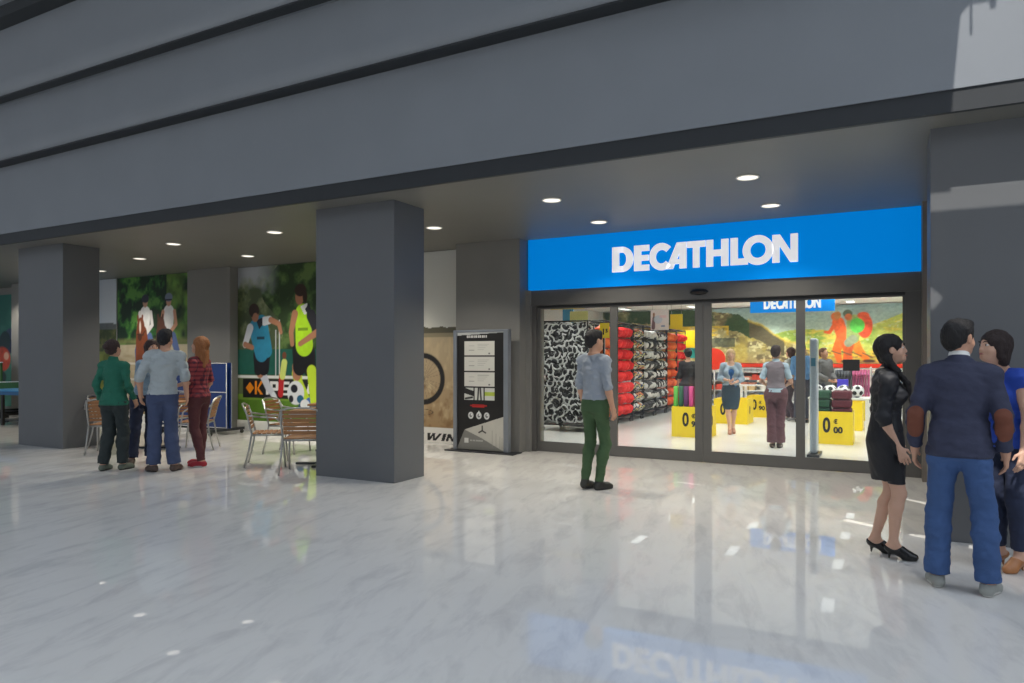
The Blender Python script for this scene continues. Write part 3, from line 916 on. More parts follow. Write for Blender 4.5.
for x in COLN:
    for y, yn in ((11.4, 'just inside the doors'), (14.1, 'second row from the doors'), (17.0, 'third row from the doors'), (19.8, 'fourth row from the doors'), (22.4, 'nearest the mountain mural')):
        t = thing('panel_light', 'rectangular shop ceiling light, %s file, %s' % (COLN[x], yn), 'ceiling light', (x, y, SC), 0, 'ceiling panel lights in the shop')
        obj('housing', B(-.13, .13, -.42, .42, -.02, 0), M_white, t)
        obj('diffuser', B(-.105, .105, -.39, .39, -.026, -.021), M_tubelight, t)
        if -6 < x < 2: spot(0, 0, -.05, 156, 132, (1, .975, .95), t)

# mountain mural
c = Canvas(-8.9, 3.6, 1.29, 3.05, .022)
xs = c.X; zs = c.Z
c.grad(1.29, 3.05, (196, 208, 170), (150, 178, 178))
n1 = vnoise(xs, zs, .7, 21, 4); n2 = vnoise(xs*.5, zs*1.4, .16, 22, 4); n3 = vnoise(xs, zs, .1, 23, 3)
FINE = vnoise(xs, zs*1.5, .07, 31, 3)[..., None]
# right slope: pale green and yellow
slope = 2.25+.28*(xs+2.2)*.6+.15*np.sin(xs*1.7)
m = (zs < np.clip(slope, 1.2, 2.95)).astype(float)
c.put(m, (186, 196, 92)); c.put(m*np.clip((n1-.5)*6, 0, 1), (142, 170, 70)); c.put(m*np.clip((n2-.55)*8, 0, 1), (222, 206, 88)); c.put(m*np.clip((n3-.62)*8, 0, 1), (206, 216, 170), a=.6)
c.put(((zs > slope) & (xs > -1)).astype(float)*np.clip((n1-.45)*5, 0, 1), (120, 148, 140), a=.7)
c.put(((zs < 1.75-.1*np.sin(xs*2)) & (xs > -3.4)).astype(float)*np.clip((n2-.42)*6, 0, 1), (226, 190, 60))
c.put(((zs < 1.5) & (xs > -3)).astype(float)*np.clip((n3-.45)*7, 0, 1), (150, 116, 66))
# left hill
top = np.interp(xs, [-9, -5.4, -4.3, -3.9, -3.6, -3.2, -2.9, -2.4, -2.0, 4], [3.3, 3.0, 2.85, 2.6, 2.50, 2.2, 2.0, 1.85, 1.45, 1.2])+.07*(n3-.5)
m = (zs < top).astype(float)
c.put(m, (160, 148, 98)); c.put(m*np.clip((n2-.48)*9, 0, 1), (116, 104, 72)); c.put(m*np.clip((n3-.56)*9, 0, 1), (200, 190, 140)); c.put(m*np.clip((n1-.56)*9, 0, 1), (180, 160, 70), a=.7)
c.put(m*(zs > top-.55)*(xs < -3.9)*np.clip((n1-.3)*6, 0, 1), (58, 84, 50)); c.put(m*(zs > top-.5)*(xs > -3.95)*(xs < -2.9)*np.clip((n1-.1)*6, 0, 1), (92, 84, 58))
c.put(m*(xs < -4.6)*(zs < 2.5)*(zs > 2.15)*np.clip((n2-.3)*6, 0, 1), (214, 178, 50)); c.put(m*(xs < -4.4)*(zs < 2.1)*(zs > 1.8), (60, 70, 58), a=.8)
c.put(np.clip(1-abs(zs-top)/.07, 0, 1)*(xs > -4), (222, 190, 70), a=.8)
# hikers
OR = (232, 98, 40)
c.limb([(-1.28, 2.05), (-1.42, 1.70), (-1.35, 1.38)], [.16, .12, .08], (236, 112, 40), var=.2); c.limb([(-1.2, 2.0), (-1.12, 1.65), (-1.18, 1.36)], [.14, .11, .08], (226, 96, 34), var=.2)
c.limb([(-1.38, 2.52), (-1.26, 2.12)], [.17, .17], OR, var=.25); c.limb([(-1.45, 2.5), (-1.62, 2.22), (-1.74, 2.24)], [.07, .05, .04], OR)
c.ell(-1.46, 2.70, .12, .13, (214, 110, 50)); c.ell(-1.40, 2.74, .10, .12, (190, 120, 60))
c.limb([(-.98, 1.98), (-.82, 1.68), (-.60, 1.40)], [.16, .12, .08], (238, 130, 40), var=.2); c.limb([(-1.05, 1.95), (-1.10, 1.6), (-1.05, 1.38)], [.13, .10, .07], (200, 90, 40), var=.2)
c.limb([(-.95, 2.55), (-.98, 2.05)], [.20, .18], (150, 168, 96), var=.3); c.ell(-.66, 2.40, .21, .36, (226, 84, 44), var=.25); c.ell(-.86, 2.42, .20, .22, (92, 200, 76), var=.2)
c.ell(-.70, 2.72, .16, .10, (238, 96, 50)); c.ell(-1.12, 2.78, .13, .12, (90, 100, 80)); c.ell(-1.10, 2.68, .10, .10, (206, 110, 60)); c.limb([(-.98, 2.02), (-1.1, 1.9)], .12, (140, 150, 120))
c.ell(-.55, 1.36, .18, .05, (70, 50, 40)); c.ell(-1.15, 1.35, .16, .05, (80, 60, 44))
for q in range(9): c.limb([(-2.4+q*.28, 1.72-.02*q), (-2.15+q*.28, 1.66-.03*q)], .018, (96, 80, 60))
c.C *= .88+.56*FINE
p = c.panel('mountain_poster', SY-.06, .05)
tag(p, 'long wall mural of a rocky hill and two hikers in orange, inside the shop', 'poster')
tag(obj('fascia_board', B(-8.9, 5.9, SY-.16, SY-.002, 1.16, 1.275), M_redband), 'long orange-red board running under the mountain mural', 'board')

# hanging sign in the shop
hs = thing('hanging_sign', 'smaller blue hanging sign with white capital letters inside the shop', 'sign', (-2.85, 17.0, 2.49))
obj('sign_board', B(0, 1.78, 0, .08, 0, .42), M_blue, hs)
write_logo(hs, .30, .075, .25, .47, M_letter)
for x in (.2, 1.5):
    bm = bmesh.new(); tube(bm, [(x, .04, .42), (x, .04, SC-2.49)], .006, 6)
    obj('suspension_rod', bm, M_steel, hs)

# ---- ball / shoe cage just inside the left door
Mw = mat('trainer_white', (196, 196, 194), .5, noise=.04)
Mk = mat('trainer_black', (34, 34, 37), .5, noise=.1)
Mrack = mat('rack_wire', (52, 52, 54), .4, metal=.6)
def gondola(loc, w, d, h, label, shelves=9):
    t = thing('wire_rack', label, 'rack', loc, 0, 'wheeled wire racks at the left of the shop')
    bm = bmesh.new()
    for x in (0, w):
        for y in (0, d):
            tube(bm, [(x, y, .10), (x, y, h)], .016, 6)
    for z in (.14, h):
        tube(bm, [(0, 0, z), (w, 0, z), (w, d, z), (0, d, z)], .016, 6, closed=True)
    obj('frame', bm, Mrack, t)
    bm = bmesh.new()
    box(bm, 0, w, 0, d, .13, .15)
    obj('base_shelf', bm, Mrack, t)
    bm = bmesh.new()
    nx = int(w/.105)
    for i in range(1, nx):
        tube(bm, [(i*w/nx, d*.5, .15), (i*w/nx, d*.5, h)], .004, 4)
    for i in range(1, int(h/.2)):
        tube(bm, [(0, d*.5, .15+i*.2), (w, d*.5, .15+i*.2)], .004, 4)
        tube(bm, [(0, d, .15+i*.2), (w, d, .15+i*.2)], .004, 4)
    obj('wire_grid', bm, Mrack, t)
    for x in (0.02, w-.02):
        for y in (.02, d-.02):
            bm = bmesh.new()
            bmesh.ops.create_cone(bm, cap_ends=True, segments=14, radius1=.045, radius2=.045, depth=.03, matrix=Matrix.Translation((x, y, .049)) @ Matrix.Rotation(PI/2, 4, 'Y'))
            box(bm, x-.012, x+.012, y-.012, y+.012, .06, .13)
            obj('caster', bm, M_black, t)
    return t
gondola((-6.12, 12.70, 0), .98, .90, 2.17, 'wire rack packed with black and white trainers, nearest the doors')
def trainer_mesh():
    bm = bmesh.new()
    # hooked pale sole
    pts = []
    n = 16
    for i in range(n+1):
        a = -PI*.55+i*(PI*1.25)/n
        pts.append((.062*math.cos(a)-.01, 0, .085*math.sin(a)))
    tube(bm, pts, [.010+.011*math.sin(PI*i/n) for i in range(n+1)], 8, 0)
    tube(bm, [(-.03, -.004, .08), (-.085, -.004, .10)], [.018, .010], 8, 0)
    ellip(bm, (0, .012, -.005), (.050, .02, .070), 1)
    ellip(bm, (-.008, -.010, 0), (.036, .022, .054), 1)
    ellip(bm, (.0, -.026, .035), (.028, .018, .022), 1)
    ellip(bm, (-.075, .0, .02), (.020, .022, .05), 1)
    return bm
TR = obj('trainer', trainer_mesh(), [Mw, Mk])
tag(TR, 'black and white trainer heaped in the wire rack nearest the doors', 'shoe', 'black and white trainers in the nearest rack')
ORD = ['first', 'second', 'third', 'fourth', 'fifth', 'sixth', 'seventh', 'eighth', 'ninth', 'tenth', 'eleventh', 'twelfth', 'thirteenth', 'fourteenth', 'fifteenth', 'sixteenth', 'seventeenth']
COLP = ['first from left', 'second from left', 'third from left', 'centre', 'third from right', 'second from right', 'first from right']
first = True
rr_ = random.Random(4)
for layer, nxx, nzz in ((1, 7, 14), (0, 9, 17)):
    for iz in range(nzz):
        for ix in range(nxx):
            o = TR if first else TR.copy()
            if not first: COL.objects.link(o)
            first = False
            px_, pz_ = .84/(nxx-1), 1.80/(nzz-1)
            o.location = (-6.05+ix*px_+(iz % 2)*.035+rr_.uniform(-.018, .018)-.01, 12.76+layer*.10+rr_.uniform(-.02, .02), .26+iz*pz_+rr_.uniform(-.015, .015))
            o.rotation_euler = (rr_.uniform(-.3, .3), rr_.uniform(0, 2*PI), rr_.uniform(-.3, .3))
            q_ = rr_.uniform(1.0, 1.25)*(1 if layer else .82)
            o.scale = (q_, q_, q_)
            o['label'] = 'black and white trainer, %s row up, %s from left, %s layer of the nearest rack' % (ORD[iz], ORD[ix], ('front', 'back')[layer])

# ---- tiers of bundles behind it
SECT = [(13.72, 14.46, 'orange', 3), (14.56, 15.52, 'red', 4), (15.62, 16.30, 'mixed', 4), (16.40, 17.32, 'black and white', 4), (17.42, 18.32, 'black and white', 4), (18.42, 19.30, 'orange', 3), (19.40, 20.30, 'red', 3)]
COLS = {'orange': [(214, 84, 24), (198, 70, 20), (222, 104, 40)], 'red': [(222, 30, 30), (206, 22, 26), (232, 44, 40)],
        'mixed': [(214, 214, 208), (40, 60, 100), (206, 186, 120), (110, 130, 110), (40, 40, 46), (200, 120, 80)]}
def bundle_mesh(seed, cols):
    """crumpled soft bundle"""
    bm = bmesh.new()
    bmesh.ops.create_icosphere(bm, subdivisions=3, radius=1)
    for v in bm.verts:
        p = v.co
        q = mnoise.noise(p*1.6+Vector((seed*7.3, 0, 0)))*.20+abs(mnoise.noise(p*3.2+Vector((0, seed*3.1, 0))))*.22
        v.co = Vector((p.x*.17, p.y*.135, p.z*.108))*(1+q-.05)
    for f in bm.faces:
        f.smooth = True
        if cols > 1:
            c_ = f.calc_center_median()
            f.material_index = int((mnoise.noise(c_*7+Vector((seed*5, 1, 2)))*.5+.5)*cols*1.4-cols*.2) % cols
    return bm
def rackmats(kind):
    if kind == 'black and white': return [Mw, Mk]
    return [mat('fabric_%s_%d' % (kind, i), c_, .75, noise=.08, nscale=20) for i, c_ in enumerate(COLS[kind])]
for si, (y0, y1, kind, n) in enumerate(SECT):
    nm = {0: 'behind the trainers', 1: 'of red goods', 2: 'of mixed colours', 3: 'of black and white goods, nearer one', 4: 'of black and white goods, farther one', 5: 'of orange goods', 6: 'of red goods at the far end'}[si]
    gondola((-6.12, y0, 0), .92, y1-y0, 2.22, 'tall wheeled wire rack '+nm)
    nm2 = ['behind the trainers', 'of red goods', 'of mixed colours', 'nearer patterned one', 'farther patterned one', 'of orange goods', 'at the far end'][si]
    protos = []
    ms = rackmats(kind)
    for v in range(3):
        if kind in ('black and white', 'mixed'):
            b_ = obj('fabric_bundle', bundle_mesh(v+si*3, len(ms)), ms)
        else:
            b_ = obj('fabric_bundle', bundle_mesh(v+si*3, 1), ms[v])
        tag(b_, '%s bundle stacked in the wire rack %s' % (kind, nm), 'bundle', '%s bundles in the rack %s' % (kind, nm))
        protos.append(b_)
    used = [False]*3
    step = (y1-y0)/n
    for iz in range(8):
        for iy in range(n):
            v = rr_.randrange(3)
            b_ = protos[v] if not used[v] else protos[v].copy()
            if used[v]: COL.objects.link(b_)
            used[v] = True
            b_.location = (-5.29+rr_.uniform(-.02, .02), y0+step*(iy+.5), .30+iz*.245)
            b_.rotation_euler = (rr_.uniform(-.2, .2), rr_.uniform(-.2, .2), rr_.uniform(-.3, .3))
            b_.scale = (1, step/.25, 1)
            b_['label'] = '%s bundle, %s tier up, %s from the doors, rack %s' % (kind if kind != 'black and white' else 'patterned', ORD[iz], ORD[iy], nm2)
    for v in range(3):
        if not used[v]: bpy.data.objects.remove(protos[v])

# ---- yellow price bins
def price_bin(loc, w, d, h, price, label, tx=None, side=True):
    t = thing('price_bin', label, 'bin', loc, .0, 'yellow cardboard price bins')
    bm = bmesh.new()
    box(bm, 0, w, 0, .02, 0, h); box(bm, 0, w, d-.02, d, 0, h); box(bm, 0, .02, .02, d-.02, 0, h); box(bm, w-.02, w, .02, d-.02, 0, h)
    box(bm, .02, w-.02, .02, d-.02, 0, .3)
    obj('box', bm, M_yellow, t)
    if price:
        x = tx if tx is not None else w*.3
        a, b_ = price
        o = obj('price_digit', text_mesh(a, .30, .010), M_black, t, loc=(x, -.003, h*.38)); o.scale = (.78, 1, 1.12)
        o = obj('price_digit', text_mesh(b_, .14, .006), M_black, t, loc=(x+.165, -.003, h*.36))
        o = obj('price_digit', text_mesh('€', .10, .003), M_black, t, loc=(x+.165, -.003, h*.64))
        if side:
            o = obj('price_digit', text_mesh(a, .24, .008), M_black, t, loc=(w+.003, d*.3, h*.4)); o.rotation_euler = (0, 0, PI/2)
    return t
price_bin((-3.55, 12.88, 0), .68, .60, .56, ('0', '90'), 'yellow price bin holding upright striped mats, left of the middle door stile', .20)
price_bin((-3.45, 15.95, 0), .72, .75, .55, ('0', '90'), 'yellow price bin behind the fair-haired woman', .14)
price_bin((-3.10, 18.0, 0), .80, .8, .52, ('0', '90'), 'yellow price bin farther back, beside the fair-haired woman', .12)
price_bin((-1.20, 12.98, 0), .66, .62, .55, ('0', '00'), 'yellow price bin with green and maroon stacks, behind the scanner gate', .20, False)
price_bin((-1.0, 15.6, 0), .52, .8, .56, None, 'yellow price bin behind the footballs')
price_bin((-.9, 18.2, 0), .44, .8, .56, None, 'yellow price bin second behind the footballs, farthest on the right')
# upright striped mats
MC = [('green', (88, 170, 60)), ('dark green', (30, 90, 60)), ('purple', (92, 36, 90)), ('pink', (206, 70, 130)), ('wine', (120, 30, 60)), ('olive', (150, 150, 60)), ('leaf green', (60, 150, 66)), ('deep green', (22, 110, 60)), ('bright green', (60, 160, 60))]
for i, (nm, c_) in enumerate(MC[:7]):
    bm = bmesh.new()
    cx = -3.50+i*.094
    lathe(bm, [(.012, .0), (.044, .0), (.044, .62), (.03, .622), (.03, .612), (.012, .612)], 14)
    o = obj('rolled_mat', bm, mat('mat_'+nm.replace(' ', '_'), c_, .7), loc=(cx+.01, 12.96, .31))
    tag(o, '%s rolled mat standing in the yellow bin left of the middle door stile' % nm, 'mat', 'rolled mats in a yellow bin')
# folded stacks on the right bin
for j, (nm, c_, x0, x1) in enumerate((('dark green', (24, 70, 46), -1.15, -.89), ('maroon', (84, 22, 34), -.87, -.57))):
    for i in range(4):
        bm = bmesh.new()
        box(bm, x0, x1, 13.03, 13.53, .32+i*.145, .32+i*.145+.135, bevel=.03)
        ps = bm
        o = obj('folded_fleece', ps, mat('fleece_'+nm.replace(' ', '_'), c_, .85, bump=.3, bscale=60))
        tag(o, '%s folded fleece, %s of its stack in the bin behind the scanner gate' % (nm, ('bottom', 'second', 'third', 'topmost')[i]), 'fleece', 'folded fleeces in a yellow bin')
# footballs on a low table
t = thing('display_table', 'low white display table carrying black and white footballs', 'table', (-1.32, 13.9, 0))
obj('tabletop', B(0, 1.0, 0, .62, .70, .74, .01), M_white, t)
for x in (.04, .96):
    for y in (.04, .58):
        obj('leg', B(x-.025, x+.025, y-.025, y+.025, 0, .699), M_white, t)
def football_mat():
    m = bpy.data.materials.new('football_skin')
    m.use_nodes = True
    nt = m.node_tree; L = nt.links.new
    b = nt.nodes['Principled BSDF']; b.inputs['Roughness'].default_value = .35
    tc = nt.nodes.new('ShaderNodeTexCoord')
    nz = nt.nodes.new('ShaderNodeVectorMath'); nz.operation = 'NORMALIZE'
    L(tc.outputs['Object'], nz.inputs[0])
    g = (1+5**.5)/2
    prev = None
    for v in [(0, 1, g), (0, 1, -g), (1, g, 0), (1, -g, 0), (g, 0, 1), (-g, 0, 1)]:
        vv = Vector(v).normalized()
        d = nt.nodes.new('ShaderNodeVectorMath'); d.operation = 'DOT_PRODUCT'; d.inputs[1].default_value = vv
        L(nz.outputs[0], d.inputs[0])
        a = nt.nodes.new('ShaderNodeMath'); a.operation = 'ABSOLUTE'; L(d.outputs['Value'], a.inputs[0])
        if prev is None: prev = a
        else:
            mx = nt.nodes.new('ShaderNodeMath'); mx.operation = 'MAXIMUM'; L(prev.outputs[0], mx.inputs[0]); L(a.outputs[0], mx.inputs[1]); prev = mx
    gt = nt.nodes.new('ShaderNodeMath'); gt.operation = 'GREATER_THAN'; gt.inputs[1].default_value = .935; L(prev.outputs[0], gt.inputs[0])
    mx = nt.nodes.new('ShaderNodeMix'); mx.data_type = 'RGBA'; mx.inputs[6].default_value = (.8, .8, .8, 1); mx.inputs[7].default_value = (.01, .01, .012, 1)
    L(gt.outputs[0], mx.inputs[0]); L(mx.outputs[2], b.inputs['Base Color'])
    return m
bm = bmesh.new(); ellip(bm, (0, 0, 0), (.11, .11, .11), u=24, v=16)
FB = obj('football', bm, football_mat())
tag(FB, 'black and white football in the heap on the low white table', 'ball', 'footballs on the display table')
k_ = 0
for (x, y, z) in [(-1.19+i*.223, 14.03+j*.223, .851) for j in range(2) for i in range(4)]:
    o = FB if k_ == 0 else FB.copy()
    if k_: COL.objects.link(o)
    k_ += 1
    o['label'] = 'black and white football, %s from left, %s, low white table' % (ORD[int(round((x+1.19)/.223-.3))], 'on the very top' if z > .9 else ('front row' if y < 14.1 else 'rear row'))
    o.location = (x, y, z)
    o.rotation_euler = (rr_.uniform(0, 3), rr_.uniform(0, 3), rr_.uniform(0, 3))
# scanner gate
t = thing('scanner_gate', 'tall grey-blue antenna post of a security gate just inside the right door', 'security gate', (-1.04, 11.2, 0), 0)
obj('base', B(-.03, .14, -.12, .42, .004, .05, .01), M_chrome_dark, t)
obj('post', B(0, .10, 0, .30, .05, 1.74, .03), mat('gate_plastic', (186, 198, 210), .3, noise=.04), t)
obj('lamp_panel', B(.02, .08, -.004, 0, 1.33, 1.45), mat('gate_blue', (80, 140, 170), .3), t)
# monitor on a till
t = thing('till_monitor', 'small black monitor on a dark stand above the footballs', 'monitor', (-.86, 16.50, 0))
obj('screen', B(-.02, .30, 0, .05, 1.18, 1.42, .008), M_black, t)
bm = bmesh.new(); tube(bm, [(.14, .025, 1.18), (.14, .025, .03)], .022, 8); box(bm, 0, .28, -.12, .17, 0, .03)
obj('stand', bm, M_chrome_dark, t)
tag(obj('carton', B(-.94, -.74, 15.66, 15.86, .32, 1.02, .008), mat('violet_card', (70, 60, 190), .5)), 'upright violet carton standing behind the footballs', 'box')
# clothes rail
t = thing('clothes_rail', 'chrome clothes rail carrying grey and pink garments behind the footballs', 'clothes rail', (-1.1, 17.3, 0))
bm = bmesh.new(); tube(bm, [(0, 0, .02), (0, 0, 1.22), (.75, 0, 1.22), (.75, 0, .02)], .014, 8); tube(bm, [(0, -.25, .02), (0, .25, .02)], .016); tube(bm, [(.75, -.25, .02), (.75, .25, .02)], .016)
obj('rail_frame', bm, M_steel, t)
def garment(x, y, z, c_, nm, label, group, w=.42, h=.62):
    bm = bmesh.new()
    bmesh.ops.create_grid(bm, x_segments=2, y_segments=2, size=.5)
    bm.free()
    bm = bmesh.new()
    prism(bm, [(-w*.28, 0), (w*.28, 0), (w*.5, -.10), (w*.42, -.22), (w*.36, -.16), (w*.40, -h), (-w*.40, -h), (-w*.36, -.16), (-w*.42, -.22), (-w*.5, -.10)], -.022, .022, 'YZ')
    fixn(bm)
    bmesh.ops.bevel(bm, geom=bm.edges[:], offset=.008, segments=1, affect='EDGES')
    o = obj('hanging_shirt', bm, mat(nm, c_, .8, bump=.3), loc=(x, y, z))
    tag(o, label, 'shirt', group)
    return o
for i in range(12):
    cc = ((96, 98, 104), 'grey') if i < 6 else ((196, 96, 140), 'pink')
    garment(-1.05+i*.058, 17.3, 1.19, cc[0], 'shirt_'+cc[1], '%s shirt, %s hanger on the chrome rail behind the footballs' % (cc[1], ORD[i]), '%s shirts on the chrome rail' % cc[1])

# wall shelving along the back wall
def shelf_unit(x0, w, lab, cols):
    t = thing('shelving_unit', lab, 'shelves', (x0, SY-.60, 0), 0, 'white shelving units under the mountain mural')
    obj('back_panel', B(0, w, .56, .60-.17, .004, 1.14), M_white, t)
    for x in (0, w-.03): obj('side_panel', B(x, x+.03, .0, .43, .004, 1.14), M_white, t)
    for z in (.12, .42, .72, 1.0): obj('shelf', B(.03, w-.03, 0, .425, z, z+.025), M_white, t)
    return t
rb_ = random.Random(11)
gc = [(200, 120, 96), (90, 96, 110), (220, 216, 206), (44, 46, 54), (206, 70, 50), (150, 150, 150), (206, 176, 120), (92, 120, 160)]
gn = ['tan', 'slate', 'cream', 'black', 'red', 'grey', 'straw', 'blue']
UN = [(-6.9, 'first'), (-5.5, 'second'), (-4.1, 'third'), (-2.7, 'fourth'), (-1.3, 'fifth'), (.1, 'sixth'), (1.5, 'seventh')]
for ux, un in UN:
    shelf_unit(ux, 1.36, 'white shelving unit under the mural, %s from the left' % un, None)
    for zi, z in enumerate((.146, .446, .746, 1.026)):
        x = ux+.06
        pos_ = 0
        q = rb_.randrange(8)
        while x < ux+1.2:
            if rb_.random() < .35: q = rb_.randrange(8)
            wd = rb_.choice([.14, .18, .24]); hh = rb_.uniform(.12, .22) if zi < 3 else .09
            if x+wd > ux+1.31: break
            if rb_.random() < .87:
                pos_ += 1
                o = obj('shoebox', B(x, x+wd, SY-.58, SY-.26, z, z+hh, .004), mat('goods_'+gn[q], gc[q], .6))
                tag(o, '%s box, %s on the %s shelf of the %s shelving unit from left' % (gn[q], ORD[pos_-1], ('bottom', 'second', 'third', 'top')[zi], un), 'box', '%s boxes on the %s shelf of the %s unit' % (gn[q], ('bottom', 'second', 'third', 'top')[zi], un))
            x += wd+.015
# low display tables in the middle
t = thing('display_table', 'white display table with folded tan and grey clothes beside the fair-haired woman', 'table', (-3.6, 19.6, 0))
obj('tabletop', B(0, 2.2, 0, .9, .70, .74, .01), M_white, t)
for x in (.05, 2.15):
    for y in (.05, .85): obj('leg', B(x-.03, x+.03, y-.03, y+.03, .004, .699), M_white, t)
for i in range(10):
    for j in range(3):
        if j == 2 and i % 3: continue
        nm, c_ = (('tan', (196, 128, 104)), ('grey', (90, 92, 100)), ('cream', (216, 210, 200)))[(i//2+j) % 3]
        o = obj('folded_shirt', box(bmesh.new(), -3.55+i*.21, -3.55+i*.21+.18, 19.68, 20.0, .742+j*.06, .742+j*.06+.055, bevel=.015), mat('folded_'+nm, c_, .8))
        tag(o, '%s folded shirt, %s stack from left, %s layer, on the white display table' % (nm, ORD[i], ('bottom', 'middle', 'top')[j]), 'shirt', '%s folded shirts, %s layer, on the white display table' % (nm, ('bottom', 'middle', 'top')[j]))
# red round sign, yellow and white cards
bm = bmesh.new()
bmesh.ops.create_cone(bm, cap_ends=True, segments=40, radius1=.31, radius2=.31, depth=.05, matrix=Matrix.Rotation(PI/2, 4, 'X'))
t = thing('round_sign', 'big plain red round sign on a low stand, left of the fair-haired woman', 'sign', (-4.44, 20.6, 0))
o = obj('disc', bm, M_redband, t); o.location = (0, 0, 1.42)
bm = bmesh.new(); box(bm, -.18, .18, -.15, .15, .004, .03); tube(bm, [(0, 0, .03), (0, 0, 1.1)], .025, 8)
obj('stand', bm, M_steel, t)
def card_sign(x0, x1, y, z0, z1, m, lab, rods=True):
    t = thing('hanging_card', lab, 'sign', ((x0+x1)/2, y, z0), 0, 'cards hanging from the shop ceiling')
    wd = (x1-x0)/2
    obj('card', B(-wd, wd, 0, .012, 0, z1-z0), m, t)
    if rods:
        for s in (-.8, .8):
            bm = bmesh.new(); tube(bm, [(s*wd, .006, z1-z0), (s*wd, .006, SC-z0)], .004, 5)
            obj('wire', bm, M_steel, t)
    return t
c = Canvas(-.34, .34, 0, .50, .012)
c.C[:] = lin((232, 228, 228))
c.limb([(-.24, .08), (-.22, .3)], [.07, .05], (110, 90, 96)); c.ell(-.22, .38, .04, .05, (150, 110, 90)); c.ell(-.06, .26, .16, .1, (190, 214, 232), a=.8); c.rect(.0, .26, .30, .36, (236, 200, 206), a=.7); c.rect(.05, .2, .08, .12, (120, 150, 190))
t = thing('hanging_card', 'white picture card hanging above the black and white goods', 'sign', (-4.66, 15.9, 2.09))
cd_ = c.panel('card', 0, .012, t)
cd_.scale = (.62, 1, .94)
for s in (-.17, .17):
    bm = bmesh.new(); tube(bm, [(s, .006, .47), (s, .006, SC-2.09)], .004, 5); obj('wire', bm, M_steel, t)
card_sign(-4.44, -4.16, 16.0, 2.12, 2.45, M_yellow, 'plain yellow card hanging right of the white picture card')
card_sign(-6.02, -5.28, 12.9, 2.42, 2.50, M_yellow, 'narrow yellow strip hanging above the trainer rack')
card_sign(-5.9, -5.5, 13.6, 2.20, 2.42, mat('pale_card', (226, 222, 150), .6), 'pale yellow card low above the trainer rack')
card_sign(-6.2, -5.95, 13.9, 2.2, 2.5, mat('blue_card', (70, 140, 190), .6), 'small blue card at the left above the trainer rack')
t = thing('price_flag', 'small yellow price flag over the trainer rack beside the walking man', 'sign', (-5.02, 13.30, 0))
obj('flag', B(-.10, .10, 0, .01, 1.85, 2.15), M_yellow, t)
bm = bmesh.new(); tube(bm, [(0, .02, .03), (0, .02, 2.15)], .008, 6); box(bm, -.08, .08, -.06, .10, .004, .03); obj('stand', bm, M_steel, t)
obj('price_digit', text_mesh('1', .16, .006), M_black, t, loc=(-.06, -.003, 1.92)); obj('price_digit', text_mesh('5', .10, .004), M_black, t, loc=(.02, -.003, 1.96))
t = thing('price_flag', 'tall yellow and teal flag post at the far end of the red racks', 'sign', (-5.15, 20.6, 0))
obj('flag', B(-.17, .17, 0, .012, 1.75, 2.25), M_yellow, t)
obj('flag', B(-.17, .17, 0, .012, 1.45, 1.74), mat('teal_card', (40, 170, 160), .5), t)
bm = bmesh.new(); tube(bm, [(0, .02, .03), (0, .02, 2.25)], .012, 6); box(bm, -.15, .15, -.15, .15, .004, .03); obj('stand', bm, M_steel, t)
# low wall goods rails at the right
t = thing('slat_rack', 'white wire rack with rows of hooks at the right inside the shop', 'rack', (-.45, 20.2, 0))
bm = bmesh.new()
for i in range(5): box(bm, 0, 1.2, 0, .4, .15+i*.24, .17+i*.24)
for x in (0, 1.17): box(bm, x, x+.03, 0, .4, .004, 1.22)
obj('shelf_frame', bm, M_white, t)

# ------------------------------------------------------------------ people: distance-field bodies
def V3(*a): return np.array(a, float)
def nz3(v):
    v = np.array(v, float); return v/(np.linalg.norm(v)+1e-9)

